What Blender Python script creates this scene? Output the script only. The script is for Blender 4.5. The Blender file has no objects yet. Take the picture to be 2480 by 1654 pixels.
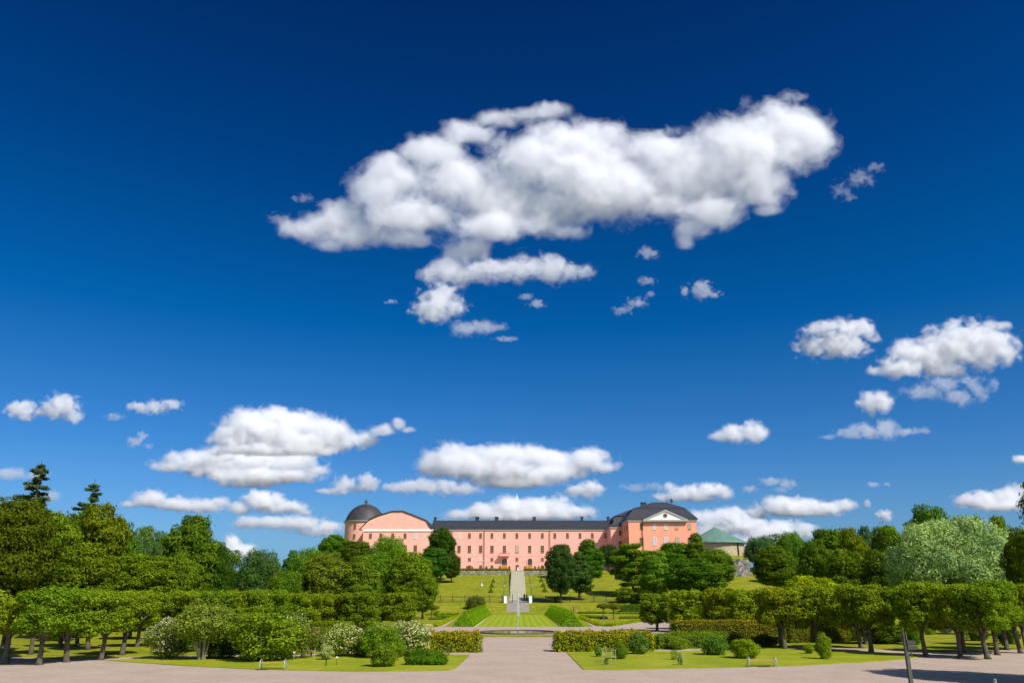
import bpy, math, random
import numpy as np
from mathutils import Matrix, Vector

# ------------------------------------------------------------------ camera, sky, sun, exposure
W, H, F, HOR, AX = 2480, 1654, 1900.0, 1435.0, 1254.0
TH = math.atan((HOR - H / 2) / F)
CT, ST = math.cos(TH), math.sin(TH)
EYE = 5.2
PSI = math.atan((AX - W / 2) / F * CT)
sc = bpy.context.scene
cam = bpy.data.objects.new("camera", bpy.data.cameras.new("camera"))
sc.collection.objects.link(cam)
cam.location = (0, 0, EYE)
cam.rotation_euler = (math.pi / 2 + TH, 0, PSI)
cam.data.sensor_width = 36
cam.data.lens = F / W * 36
cam.data.clip_start = 0.5
cam.data.clip_end = 120000
sc.camera = cam

SUN_EL, SUN_AZ = math.radians(46), math.radians(44)      # azimuth: right of straight behind the camera
sd = Vector((math.sin(SUN_AZ) * math.cos(SUN_EL), -math.cos(SUN_AZ) * math.cos(SUN_EL), math.sin(SUN_EL)))
sun = bpy.data.lights.new("sun", "SUN")
sun.energy = 5.0
sun.angle = math.radians(0.5)
sun.color = (1, 0.965, 0.91)
so = bpy.data.objects.new("sun", sun)
sc.collection.objects.link(so)
so.rotation_euler = sd.to_track_quat('Z', 'Y').to_euler()

w = bpy.data.worlds.new("World")
sc.world = w
w.use_nodes = True
nt = w.node_tree
bg = nt.nodes['Background']
sk = nt.nodes.new('ShaderNodeTexSky')
sk.sky_type = 'NISHITA'
sk.sun_disc = False
sk.sun_elevation = SUN_EL
sk.sun_rotation = math.atan2(sd.x, sd.y)
tc = nt.nodes.new('ShaderNodeTexCoord')
sx = nt.nodes.new('ShaderNodeSeparateXYZ')
nt.links.new(tc.outputs['Generated'], sx.inputs[0])
rp = nt.nodes.new('ShaderNodeValToRGB')
nt.links.new(sx.outputs['Z'], rp.inputs[0])
SKY_TINT = [(0.0, (.38, .72, 1.22)), (0.07, (.33, .64, 1.09)), (0.167, (.17, .53, 1.0)),
            (0.32, (.006, .40, .86)), (0.5, (.003, .26, .67)), (0.66, (.006, .165, .50)), (1.0, (.01, .16, .46))]
el = rp.color_ramp.elements
while len(el) < len(SKY_TINT):
    el.new(0.5)
for e, (p, c) in zip(el, SKY_TINT):
    e.position = p
    e.color = (*c, 1)
# unseen sky behind the camera (towards the sun): tinted paler as added fill light
SKY_FILL = (.95, 1.08, 1.22)
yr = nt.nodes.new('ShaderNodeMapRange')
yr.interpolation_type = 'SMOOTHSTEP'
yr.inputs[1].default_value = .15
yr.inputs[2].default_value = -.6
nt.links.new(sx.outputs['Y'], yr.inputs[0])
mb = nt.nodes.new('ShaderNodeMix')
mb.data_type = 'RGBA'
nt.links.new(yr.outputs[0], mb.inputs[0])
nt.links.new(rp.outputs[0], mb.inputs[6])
mb.inputs[7].default_value = (*SKY_FILL, 1)
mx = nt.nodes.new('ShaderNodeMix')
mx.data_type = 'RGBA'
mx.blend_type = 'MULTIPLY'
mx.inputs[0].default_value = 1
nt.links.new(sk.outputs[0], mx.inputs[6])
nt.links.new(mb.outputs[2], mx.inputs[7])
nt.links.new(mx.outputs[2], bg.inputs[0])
bg.inputs[1].default_value = 0.09
sc.view_settings.view_transform = 'Standard'
sc.view_settings.look = 'None'
sc.view_settings.exposure = 0.25
sc.cycles.volume_bounces = 12
sc.cycles.max_bounces = 16
sc.cycles.diffuse_bounces = 4
sc.cycles.glossy_bounces = 3
sc.cycles.transmission_bounces = 6

# ------------------------------------------------------------------ measuring helpers (points of the place seen in the photo)
def ray(px, py):
    u = (px - W / 2) / F
    v = (H / 2 - py) / F
    y = CT - v * ST
    return Vector((u * math.cos(PSI) - y * math.sin(PSI), u * math.sin(PSI) + y * math.cos(PSI), ST + v * CT))

def at(px, py, Y):
    r = ray(px, py)
    t = Y / r.y
    return Vector((r.x * t, Y, EYE + r.z * t))

PROF = [(-100, 0), (206, 0), (221, 2.46), (297.4, 11.35), (297.9, 12.9), (375, 14.9), (700, 14.9), (1500, 0), (9000, -20)]
def hz(x, Y):
    for (a, za), (b, zb) in zip(PROF, PROF[1:]):
        if Y <= b:
            return za + (zb - za) * max(0, (Y - a)) / (b - a)
    return -20

def G(px, py):
    """where the line of sight through a photo point meets the ground"""
    r = ray(px, py)
    t = 20.0
    p = Vector((0, 0, EYE))
    while t < 900:
        q = Vector((0, 0, EYE)) + r * (t / r.y)
        if q.z <= hz(q.x, q.y):
            break
        t += 0.25
    return Vector((q.x, q.y, hz(q.x, q.y)))

def PX(px, Y):
    return at(px, 1400, Y).x

def mpp(Y):
    return (PX(1255, Y) - PX(1254, Y))

R = random.Random(5)
NR = np.random.RandomState(11)

# ------------------------------------------------------------------ object helpers
def link(o):
    sc.collection.objects.link(o)
    return o

def tag(o, label=None, cat=None, group=None, kind=None):
    if label: o['label'] = label
    if cat: o['category'] = cat
    if group: o['group'] = group
    if kind: o['kind'] = kind
    return o

def empty(name, loc=(0, 0, 0), rz=0, label=None, cat=None, group=None):
    o = link(bpy.data.objects.new(name, None))
    o.location = loc
    o.rotation_euler = (0, 0, rz)
    return tag(o, label, cat, group)

class MB:
    """collects shapes into one mesh"""
    def __init__(s):
        s.v = []; s.f = []
    def add(s, vs, fs):
        n = len(s.v)
        s.v += [tuple(p) for p in vs]
        s.f += [tuple(i + n for i in q) for q in fs]
        return s
    def box(s, x0, x1, y0, y1, z0, z1):
        vs = [(x0, y0, z0), (x1, y0, z0), (x1, y1, z0), (x0, y1, z0), (x0, y0, z1), (x1, y0, z1), (x1, y1, z1), (x0, y1, z1)]
        return s.add(vs, [(3, 2, 1, 0), (4, 5, 6, 7), (0, 1, 5, 4), (1, 2, 6, 5), (2, 3, 7, 6), (3, 0, 4, 7)])
    def prism(s, poly, y0, y1):
        """poly of (x,z) extruded along y"""
        n = len(poly)
        vs = [(x, y0, z) for x, z in poly] + [(x, y1, z) for x, z in poly]
        return s.add(vs, [tuple(range(n))[::-1], tuple(range(n, 2 * n))] + [(i, (i + 1) % n, n + (i + 1) % n, n + i) for i in range(n)])
    def slab(s, poly, z0, z1):
        n = len(poly)
        vs = [(x, y, z0) for x, y in poly] + [(x, y, z1) for x, y in poly]
        return s.add(vs, [tuple(range(n))[::-1], tuple(range(n, 2 * n))] + [(i, (i + 1) % n, n + (i + 1) % n, n + i) for i in range(n)])
    def tube(s, pts, rad, n=8, cap=True):
        pts = [Vector(p) for p in pts]
        if not hasattr(rad, '__len__'): rad = [rad] * len(pts)
        vs = []
        for i, p in enumerate(pts):
            d = (pts[min(i + 1, len(pts) - 1)] - pts[max(i - 1, 0)]).normalized()
            a = d.cross(Vector((0, 1, 0)) if abs(d.y) < 0.9 else Vector((1, 0, 0))).normalized()
            b = d.cross(a)
            vs += [p + (a * math.cos(k * 2 * math.pi / n) + b * math.sin(k * 2 * math.pi / n)) * rad[i] for k in range(n)]
        fs = [(i * n + k, i * n + (k + 1) % n, (i + 1) * n + (k + 1) % n, (i + 1) * n + k) for i in range(len(pts) - 1) for k in range(n)]
        if cap:
            fs += [tuple(range(n))[::-1], tuple(range((len(pts) - 1) * n, len(pts) * n))]
        return s.add(vs, fs)
    def lathe(s, prof, cx=0, cy=0, n=32, a0=0, a1=2 * math.pi):
        full = abs(a1 - a0 - 2 * math.pi) < 1e-6
        m = n if full else n + 1
        vs = []
        for r, z in prof:
            vs += [(cx + r * math.cos(a0 + (a1 - a0) * k / n), cy + r * math.sin(a0 + (a1 - a0) * k / n), z) for k in range(m)]
        fs = []
        for i in range(len(prof) - 1):
            for k in range(n):
                k2 = (k + 1) % m
                fs.append((i * m + k, i * m + k2, (i + 1) * m + k2, (i + 1) * m + k))
        return s.add(vs, fs)
    def mesh(s, name, mat, smooth=False):
        me = bpy.data.meshes.new(name)
        me.from_pydata(s.v, [], s.f)
        me.materials.append(mat)
        if smooth:
            for p in me.polygons: p.use_smooth = True
        me.update()
        return me
    def build(s, name, mat, parent=None, smooth=False):
        o = link(bpy.data.objects.new(name, s.mesh(name, mat, smooth)))
        o.parent = parent
        return o

def mesh_np(name, V, Q, mat):
    me = bpy.data.meshes.new(name)
    n = Q.shape[1]
    me.vertices.add(len(V))
    me.vertices.foreach_set('co', np.ascontiguousarray(V, dtype=np.float32).ravel())
    me.loops.add(Q.size)
    me.loops.foreach_set('vertex_index', Q.ravel().astype(np.int32))
    me.polygons.add(len(Q))
    me.polygons.foreach_set('loop_start', np.arange(0, Q.size, n, dtype=np.int32))
    me.polygons.foreach_set('loop_total', np.full(len(Q), n, np.int32))
    me.update(calc_edges=True)
    me.materials.append(mat)
    return me

# ------------------------------------------------------------------ materials
def newmat(name):
    m = bpy.data.materials.new(name)
    m.use_nodes = True
    return m, m.node_tree, m.node_tree.nodes['Principled BSDF']

def N(t, kind, **kw):
    n = t.nodes.new(kind)
    for k, v in kw.items(): setattr(n, k, v)
    return n

def noise(t, scale, detail=4, rough=.6, obj=True, stretch=None):
    co = N(t, 'ShaderNodeTexCoord')
    n = N(t, 'ShaderNodeTexNoise')
    n.inputs['Scale'].default_value = scale
    n.inputs['Detail'].default_value = detail
    n.inputs['Roughness'].default_value = rough
    src = co.outputs['Object']
    if stretch:
        mp = N(t, 'ShaderNodeMapping')
        mp.inputs['Scale'].default_value = stretch
        t.links.new(src, mp.inputs[0])
        src = mp.outputs[0]
    t.links.new(src, n.inputs['Vector'])
    return n.outputs['Fac']

def ramp(t, src, stops):
    r = N(t, 'ShaderNodeValToRGB')
    e = r.color_ramp.elements
    while len(e) < len(stops): e.new(.5)
    for q, (p, c) in zip(e, stops):
        q.position = p
        q.color = (*c, 1)
    t.links.new(src, r.inputs[0])
    return r.outputs[0]

def mul(t, a, b, blend='MULTIPLY', fac=1.0):
    m = N(t, 'ShaderNodeMix', data_type='RGBA', blend_type=blend)
    m.inputs[0].default_value = fac
    for s_, k in ((a, 6), (b, 7)):
        if isinstance(s_, tuple): m.inputs[k].default_value = (*s_, 1)
        else: t.links.new(s_, m.inputs[k])
    return m.outputs[2]

def plain(name, col, rough=.7, var=.12, scale=3.0, bump=0.0, metallic=0.0, spec=.3, fine=None):
    m, t, b = newmat(name)
    lo = tuple(c * (1 - var) for c in col)
    hi = tuple(min(1, c * (1 + var)) for c in col)
    c = ramp(t, noise(t, scale, 5), [(.3, lo), (.7, hi)])
    if fine:
        c = mul(t, c, ramp(t, noise(t, fine, 3, .7), [(.3, (.82,) * 3), (.7, (1.12,) * 3)]))
    t.links.new(c, b.inputs['Base Color'])
    b.inputs['Roughness'].default_value = rough
    b.inputs['Metallic'].default_value = metallic
    b.inputs['Specular IOR Level'].default_value = spec
    if bump:
        bp = N(t, 'ShaderNodeBump')
        bp.inputs['Strength'].default_value = bump
        t.links.new(noise(t, scale * 8, 4), bp.inputs['Height'])
        t.links.new(bp.outputs[0], b.inputs['Normal'])
    return m

def ground_mat(name, stops, s1, s2, s3, amp=.3, bump=.4, stripes=None, far=None):
    m, t, b = newmat(name)
    c = ramp(t, noise(t, s1, 6, .7), stops)
    c = mul(t, c, ramp(t, noise(t, s2, 4, .7), [(.25, (1 - amp,) * 3), (.75, (1 + amp * .6,) * 3)]))
    c = mul(t, c, ramp(t, noise(t, s3, 2, .8), [(.3, (1 - amp,) * 3), (.7, (1 + amp * .6,) * 3)]))
    if far:
        c = mul(t, c, ramp(t, noise(t, 1.0, 5, .7, stretch=(.06, .42, .42)), [(.35, (.80, .84, .8)), (.65, (1.16, 1.1, 1.15))]))
        c = mul(t, c, ramp(t, noise(t, .55, 5, .75), [(.38, (.74, .80, .8)), (.6, (1.12, 1.06, 1.0))]))
    if stripes:
        co = N(t, 'ShaderNodeTexCoord')
        wv = N(t, 'ShaderNodeTexWave', wave_type='BANDS', bands_direction='X', wave_profile='SIN')
        wv.inputs['Scale'].default_value = stripes
        wv.inputs['Distortion'].default_value = 1.2
        wv.inputs['Detail Scale'].default_value = .3
        t.links.new(co.outputs['Object'], wv.inputs['Vector'])
        c = mul(t, c, ramp(t, wv.outputs['Fac'], [(.3, (.88, .90, .92)), (.7, (1.10, 1.07, 1.0))]))
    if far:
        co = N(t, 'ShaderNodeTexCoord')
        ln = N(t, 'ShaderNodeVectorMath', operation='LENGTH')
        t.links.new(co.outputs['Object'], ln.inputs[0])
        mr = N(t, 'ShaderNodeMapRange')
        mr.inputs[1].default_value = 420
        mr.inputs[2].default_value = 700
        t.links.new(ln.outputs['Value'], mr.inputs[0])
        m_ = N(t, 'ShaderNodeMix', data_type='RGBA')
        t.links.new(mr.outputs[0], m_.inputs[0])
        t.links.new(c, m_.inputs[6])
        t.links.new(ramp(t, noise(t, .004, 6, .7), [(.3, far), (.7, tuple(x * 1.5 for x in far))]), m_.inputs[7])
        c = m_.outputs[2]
    t.links.new(c, b.inputs['Base Color'])
    b.inputs['Roughness'].default_value = .9
    b.inputs['Specular IOR Level'].default_value = .15
    bp = N(t, 'ShaderNodeBump')
    bp.inputs['Strength'].default_value = bump
    bp.inputs['Distance'].default_value = .05
    t.links.new(noise(t, s3, 3), bp.inputs['Height'])
    t.links.new(bp.outputs[0], b.inputs['Normal'])
    return m

def leaf_mat(name, transl=.35, hue=(1.25, 1.12, .7), dark=.5, boost=(1.82, 2.28, 1.7)):
    """foliage: the object's own colour, varied leaf by leaf and clump by clump"""
    m = bpy.data.materials.new(name)
    m.use_nodes = True
    t = m.node_tree
    t.nodes.remove(t.nodes['Principled BSDF'])
    oi = N(t, 'ShaderNodeObjectInfo')
    ge = N(t, 'ShaderNodeNewGeometry')
    c = mul(t, oi.outputs['Color'], boost)
    c = mul(t, c, ramp(t, ge.outputs['Random Per Island'], [(0, (dark,) * 3), (.6, (1.0, 1.0, 1.0)), (1, hue)]))
    co = N(t, 'ShaderNodeTexCoord')
    n = N(t, 'ShaderNodeTexNoise')
    n.inputs['Scale'].default_value = 5
    n.inputs['Detail'].default_value = 3
    t.links.new(co.outputs['Generated'], n.inputs['Vector'])
    c = mul(t, c, ramp(t, n.outputs['Fac'], [(.3, (.72, .78, .8)), (.7, (1.22, 1.15, 1.0))]))
    d = N(t, 'ShaderNodeBsdfDiffuse')
    tr = N(t, 'ShaderNodeBsdfTranslucent')
    t.links.new(c, d.inputs[0])
    t.links.new(mul(t, c, (1.15, 1.2, .6)), tr.inputs[0])
    mxs = N(t, 'ShaderNodeMixShader')
    mxs.inputs[0].default_value = transl
    t.links.new(d.outputs[0], mxs.inputs[1])
    t.links.new(tr.outputs[0], mxs.inputs[2])
    t.links.new(mxs.outputs[0], t.nodes['Material Output'].inputs['Surface'])
    return m

M = {}
M['leaf'] = leaf_mat('foliage', .40, (1.4, 1.3, .9), .5)
M['silverleaf'] = leaf_mat('silver_foliage', .33, (1.12, 1.12, 1.05), .68)
M['blossom'] = leaf_mat('blossom', .2, (1.1, 1.1, 1.0), .8, (1.1, 1.1, 1.1))
M['bark'] = plain('bark', (.10, .085, .06), .9, .45, 2.5, .6, fine=14)
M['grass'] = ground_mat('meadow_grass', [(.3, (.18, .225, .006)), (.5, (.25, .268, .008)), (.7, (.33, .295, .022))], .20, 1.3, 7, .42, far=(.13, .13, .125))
M['lawn'] = ground_mat('cut_lawn', [(.32, (.175, .215, .006)), (.5, (.235, .265, .008)), (.66, (.31, .30, .02))], .22, 2.0, 14, .22)
M['striped'] = ground_mat('striped_lawn', [(.3, (.22, .28, .010)), (.7, (.29, .33, .014))], .3, 2.0, 14, .16, stripes=.26)
M['gravel'] = ground_mat('pale_gravel', [(.3, (.355, .268, .207)), (.5, (.40, .306, .238)), (.7, (.44, .340, .268))], .3, 2.6, 22, .15, .35)
M['stonepath'] = ground_mat('stone_paving', [(.3, (.23, .20, .16)), (.7, (.32, .28, .23))], .5, 3, 12, .2, .3)
M['stair'] = plain('stair_stone', (.42, .39, .29), .85, .16, 1.2, .2, fine=9)
M['kerb'] = plain('kerb_stone', (.45, .42, .33), .8, .1, 2)
M['pink'] = plain('pink_plaster', (.84, .41, .32), .9, .07, .12, spec=.1, fine=8)
M['pale_pink'] = plain('weathered_pink_plaster', (.82, .43, .325), .9, .07, .5, spec=.1, fine=2.2)
M['salmon'] = plain('salmon_plaster', (.84, .345, .215), .9, .04, .3, spec=.1, fine=9)
M['slate'] = plain('black_sheet_roof', (.035, .036, .045), .55, .25, .5, spec=.4)
M['dome'] = plain('dark_copper_dome', (.040, .036, .040), .6, .25, .4, spec=.4)
M['white'] = plain('white_render', (.78, .77, .74), .8, .04, 1)
M['band'] = plain('grey_cornice', (.36, .36, .31), .8, .06, 1)
M['glass'] = plain('window_glass', (.045, .04, .035), .15, .3, 1.5, spec=.8)
M['glass_pale'] = plain('window_glass_painted_reflection', (.45, .44, .42), .2, .15, 1, spec=.8)  # pale base colour stands in for bright reflections in the glass
M['frame'] = plain('ochre_window_frame', (.33, .17, .06), .7, .1, 2)
M['frame_white'] = plain('white_window_frame', (.72, .70, .66), .7, .05, 2)
M['door'] = plain('orange_wood_door', (.50, .20, .035), .6, .15, 2)
M['iron'] = plain('dark_iron', (.02, .022, .022), .5, .2, 4)
M['teal'] = plain('teal_painted_metal', (.05, .13, .13), .5, .15, 4)
M['verdigris'] = plain('green_copper_sheet', (.105, .20, .165), .65, .18, .5, fine=3)
M['rubble'] = None
M['core'] = plain('inner_twigs', (.022, .03, .006), .95, .3, 3)
M['steel'] = plain('painted_pale_metal', (.38, .41, .40), .35, .06, 5, metallic=.3, spec=.5)
M['slat'] = plain('orange_brown_slat', (.52, .22, .07), .55, .15, 6)
M['signwood'] = plain('weathered_signpost_wood', (.085, .088, .068), .75, .25, 5, fine=30)
M['cane'] = plain('pale_cane', (.33, .33, .20), .7, .1, 5)
M['yellow'] = plain('yellow_painted_pipe', (.75, .66, .22), .5, .08, 5)
M['skin'] = plain('skin', (.50, .28, .19), .6, .05, 5)
M['hair'] = plain('hair', (.05, .035, .02), .7, .1, 5)
M['navy'] = plain('navy_cloth', (.03, .045, .11), .85, .1, 5)
M['red'] = plain('red_cloth', (.55, .03, .03), .85, .1, 5)
M['black'] = plain('dark_cloth', (.03, .032, .035), .85, .1, 5)
M['cloth_white'] = plain('white_cloth', (.8, .8, .8), .85, .03, 5)
M['beige'] = plain('beige_cloth', (.45, .38, .28), .85, .06, 5)

def stone_mat(name, a, b_, sc_, mortar=(.2, .19, .16)):
    m, t, b = newmat(name)
    co = N(t, 'ShaderNodeTexCoord')
    v = N(t, 'ShaderNodeTexVoronoi')
    v.inputs['Scale'].default_value = sc_
    t.links.new(co.outputs['Object'], v.inputs['Vector'])
    v2 = N(t, 'ShaderNodeTexVoronoi', feature='DISTANCE_TO_EDGE')
    v2.inputs['Scale'].default_value = sc_
    t.links.new(co.outputs['Object'], v2.inputs['Vector'])
    sp = N(t, 'ShaderNodeSeparateColor')
    t.links.new(v.outputs['Color'], sp.inputs[0])
    c = ramp(t, sp.outputs[0], [(0, a), (1, b_)])
    e = ramp(t, v2.outputs['Distance'], [(.02, mortar), (.12, (1, 1, 1))])
    c = mul(t, c, e)
    t.links.new(c, b.inputs['Base Color'])
    b.inputs['Roughness'].default_value = .9
    bp = N(t, 'ShaderNodeBump')
    bp.inputs['Distance'].default_value = .3
    bp.inputs['Strength'].default_value = .8
    t.links.new(v2.outputs['Distance'], bp.inputs['Height'])
    t.links.new(bp.outputs[0], b.inputs['Normal'])
    return m
M['rubble'] = stone_mat('rubble_stone', (.11, .10, .085), (.30, .27, .23), .9, (.3, .28, .26))
M['towerstone'] = stone_mat('tower_stone', (.36, .30, .18), (.56, .47, .31), 2.0, (.75, .7, .6))
M['lowwall'] = stone_mat('low_wall_stone', (.17, .17, .09), (.34, .32, .21), 1.2, (.4, .4, .3))
# ------------------------------------------------------------------ ground
def grid_ground():
    xs = sorted(set([-6000, -2500, -1200, -700, -450] + list(range(-300, 301, 10)) + [450, 700, 1200, 2500, 6000]))
    ys = sorted(set([-400, -150, -60] + list(range(-30, 420, 6)) + [194, 221, 297.4, 297.9, 375, 450, 520, 600, 700, 900, 1200, 1500, 2500, 5000, 9000]))
    vs = [(x, y, hz(x, y)) for y in ys for x in xs]
    n = len(xs)
    fs = [(j * n + i, j * n + i + 1, (j + 1) * n + i + 1, (j + 1) * n + i) for j in range(len(ys) - 1) for i in range(n - 1)]
    MB().add(vs, fs).build('ground', M['grass'])['kind'] = 'structure'
grid_ground()

def sheet(name, pix, z, mat, kind='structure', thick=None, extra=None):
    """flat sheet whose corners are given as points of the photo on the flat ground"""
    P = [(p[0], p[1]) if len(p) == 3 else tuple(G(*p)[:2]) for p in pix]
    if 'lawn' in name or name == 'gravel':
        rr_ = random.Random(len(P) + int(z * 1000))
        P2 = []
        for a, b_ in zip(P, P[1:] + P[:1]):
            L = math.hypot(b_[0] - a[0], b_[1] - a[1])
            n_ = max(1, min(160, int(L / .45)))
            for k in range(n_):
                t_ = k / n_
                j = .02 if k else 0
                P2.append((a[0] + (b_[0] - a[0]) * t_ + rr_.uniform(-j, j), a[1] + (b_[1] - a[1]) * t_ + rr_.uniform(-j, j) * 1.6))
        P = P2
    m = MB().slab(P, -.05, z)
    o = m.build(name, mat)
    bpy.context.view_layer.objects.active = o
    o['kind'] = kind
    return o

# gravel: forecourt + central walk + side walk, one polygon (world points marked by a third item)
fore = [(-95, 25, 0), (-95, 53, 0), (-300, 1612), (0, 1590), (90, 1593), (150, 1596), (247, 1593), (330, 1590), (520, 1586), (760, 1584), (1000, 1580), (1139, 1577), (1139, 1560),
        (1160, 1543), (1350, 1543), (1378, 1566), (1378, 1572), (1706, 1570), (1860, 1564.5), (2030, 1568), (2110, 1571), (2199, 1578), (2300, 1580), (2480, 1572),
        (2700, 1565), (110, 70, 0), (110, 25, 0), (60, -25, 0), (-60, -25, 0)]
sheet('gravel', fore, .012, M['gravel'])
cross = [(700, 1541), (700, 1518), (975, 1512), (1045, 1519), (1094, 1498), (1106, 1497.5), (1075, 1517.5), (1436, 1517.5), (1404, 1495.5), (1413, 1496),
         (1456, 1516.5), (1482, 1517), (1583, 1500), (1640, 1502), (1700, 1512), (1700, 1541), (1362, 1541), (1352, 1543.6), (1158, 1543.6), (1146, 1541)]
sheet('gravel_walk', cross, .016, M['gravel'])
# lawns of the two front beds, raised a little above the gravel
bedL = [(300, 1603), (450, 1613), (620, 1621.5), (797, 1626), (930, 1627), (1085, 1624.5), (1103, 1620), (1139, 1585.6),
        (1000, 1588), (760, 1590), (520, 1593), (330, 1597), (255, 1599.5)]
sheet('lawn', bedL, .06, M['lawn'])
bedR = [(1372, 1580), (1413, 1622), (1500, 1623), (1643, 1619.5), (1760, 1617), (1920, 1613), (2072, 1606), (2140, 1601), (2199, 1596), (2230, 1590),
        (2199, 1586), (2030, 1575), (1860, 1570), (1706, 1575), (1643, 1578)]
sheet('lawn', bedR, .06, M['lawn'])
# strips of grass and low edging between the side path and the hedges
sheet('lawn', [(1584, 1566), (1584, 1575), (1643, 1573.5), (1706, 1569), (1706, 1562)], .05, M['lawn'])
sheet('striped_lawn', [(1156, 1517), (1352, 1517), (PX(1316, 206), 205.8, 0), (PX(1191, 206), 205.8, 0)], .05, M['striped'])
sheet('lawn', [(1163, 1537.6), (1352, 1537.6), (1354, 1542.6), (1159, 1542.6)], .07, M['grass'])
for a, b in ((1150, 1189), (1361, 1320)):
    p, q = G(a, 1517.3), Vector((PX(b, 206), 205.8, 0))
    s_ = 1 if p.x > 0 else -1
    MB().slab([(p.x, p.y), (p.x - s_ * .22, p.y), (q.x - s_ * .22, q.y), (q.x, q.y)][::s_], 0, .09).build('lawn_kerb', M['kerb'])['kind'] = 'structure'
# paths on the slope (sheets that follow the ground)
def ribbon(name, x0, x1, ys, dz, mat):
    vs = []
    for y in ys:
        z = hz(0, y) + dz
        vs += [(x0, y, z), (x1, y, z)]
    fs = [(2 * i, 2 * i + 1, 2 * i + 3, 2 * i + 2) for i in range(len(ys) - 1)]
    o = MB().add(vs, fs).build(name, mat)
    o['kind'] = 'structure'
    return o
xw = -PX(1226, 207)
ribbon('stone_path', -xw, xw, [206.3, 208, 214, 221, 229], .03, M['stonepath'])
ribbon('terrace_walk', -45, 45, [298.2, 330, 372], .03, M['gravel'])

# staircase up to the castle
def staircase():
    root = empty('staircase', (0, 228, hz(0, 228)))
    tag(root, 'long straight grey stone staircase climbing the grass slope to the castle', 'staircase')
    y0, z0, y1, z1 = 228.0, hz(0, 228), 299.5, hz(0, 299.5) + .03
    hw = 18.5 * mpp(228)
    st = MB()
    n = 84
    land = {20: 1, 41: 1, 62: 1}
    # steps with three landings
    depth = (y1 - y0 - 3 * 1.8) / n
    rise = (z1 - z0) / n
    y, z = y0, z0
    for k in range(n):
        z += rise
        d = depth + (1.8 if k in land else 0)
        st.box(-hw, hw, y - 228, y1 - 228, z - rise - z0 - (0.4 if k else 0.3), z - z0)
        y += d
    # side walls
    o = st.build('steps', M['stair'], root)
    for s_ in (-1, 1):
        m = MB()
        a, b = hw * s_ + s_ * .005, hw * s_ + s_ * .2
        pr = [(0, -.3), (y1 - y0, z1 - z0 - 1.9), (y1 - y0, z1 - z0 - .02), (0, .02)]
        x0, x1 = min(a, b), max(a, b)
        vs = [(x0, p, q) for p, q in pr] + [(x1, p, q) for p, q in pr]
        m.add(vs, [(0, 1, 2, 3), (7, 6, 5, 4), (0, 4, 5, 1), (1, 5, 6, 2), (2, 6, 7, 3), (3, 7, 4, 0)])
        m.build('side_wall', M['stair'], root)
staircase()

# low stone retaining walls at the top of the slope
for side, a, b in (('left', 1090, 1235), ('right', 1270, 1372)):
    x0, x1 = PX(a, 297), PX(b, 297)
    o = MB().box(x0, x1, 296.9, 297.88, 10.9, 12.85).build('retaining_wall', M['lowwall'])
    tag(o, 'low grey stone retaining wall along the terrace edge, %s of the staircase' % side, 'wall')

# ------------------------------------------------------------------ fountain
def ring(cx, cy, r0, r1, z0, z1, n=64):
    return MB().lathe([(r1, z0), (r1, z1), (r0, z1), (r0, z0)], cx, cy, n)
pc = Vector((0, 114.0, 0))
fr = empty('fountain', pc)
tag(fr, 'low round stone-rimmed basin with a tall thin water jet at the centre of the walk', 'fountain')
fr_rim = ring(0, 0, 4.95, 5.4, 0, .20).build('basin_rim', plain('dark_wet_stone', (.12, .09, .07), .6, .25, 2), fr)
ring(0, 0, 0.02, 4.9, 0.021, .03).build('basin_floor', plain('wet_basin', (.10, .09, .075), .5, .2, 1), fr)
mw, t, b = newmat('pool_water')
b.inputs['Base Color'].default_value = (.05, .055, .05, 1)
b.inputs['Roughness'].default_value = .06
b.inputs['Specular IOR Level'].default_value = .6
bp = N(t, 'ShaderNodeBump'); bp.inputs['Strength'].default_value = .15
t.links.new(noise(t, 5, 3), bp.inputs['Height']); t.links.new(bp.outputs[0], b.inputs['Normal'])
MB().lathe([(0.01, .12), (4.9, .12)], 0, 0, 48).build('water', mw, fr)
MB().tube([(0, 0, .02), (0, 0, .35)], .06).build('nozzle', M['iron'], fr)
# the jet: many drops, densest in a thin column, widening where it falls apart
mj, t, b = newmat('water_spray')
b.inputs['Base Color'].default_value = (.85, .88, .92, 1)
b.inputs['Roughness'].default_value = .3
b.inputs['Alpha'].default_value = .5
n = 2600
tt = NR.rand(n) ** .8
top = at(1254, 1429, 114).z
z = .3 + (top - .3) * tt
sp = .03 + .015 * tt
fall = NR.rand(n) < .35
sp = np.where(fall, .03 + .36 * np.sin(np.clip((1 - tt) * 1.6, 0, 1) * 1.9) * (tt > .35) * (1.15 - tt), sp)
ang = NR.rand(n) * 6.283
rr = sp * np.sqrt(NR.rand(n))
C = np.stack([rr * np.cos(ang) + .02 * tt, rr * np.sin(ang), z], 1)
C = C[~(fall & (tt < .35))]
sz = .012 + .014 * NR.rand(len(C))
D = np.array([[1, 0, 0], [-1, 0, 0], [0, 1, 0], [0, -1, 0], [0, 0, 2.2], [0, 0, -2.2]])
V = (C[:, None, :] + D[None] * sz[:, None, None]).reshape(-1, 3)
T = np.array([[0, 2, 4], [2, 1, 4], [1, 3, 4], [3, 0, 4], [2, 0, 5], [1, 2, 5], [3, 1, 5], [0, 3, 5]])
Q = (np.arange(len(C))[:, None, None] * 6 + T[None]).reshape(-1, 3)
o = link(bpy.data.objects.new('water_jet', mesh_np('water_jet', V, Q, mj)))
o.parent = fr

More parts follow.
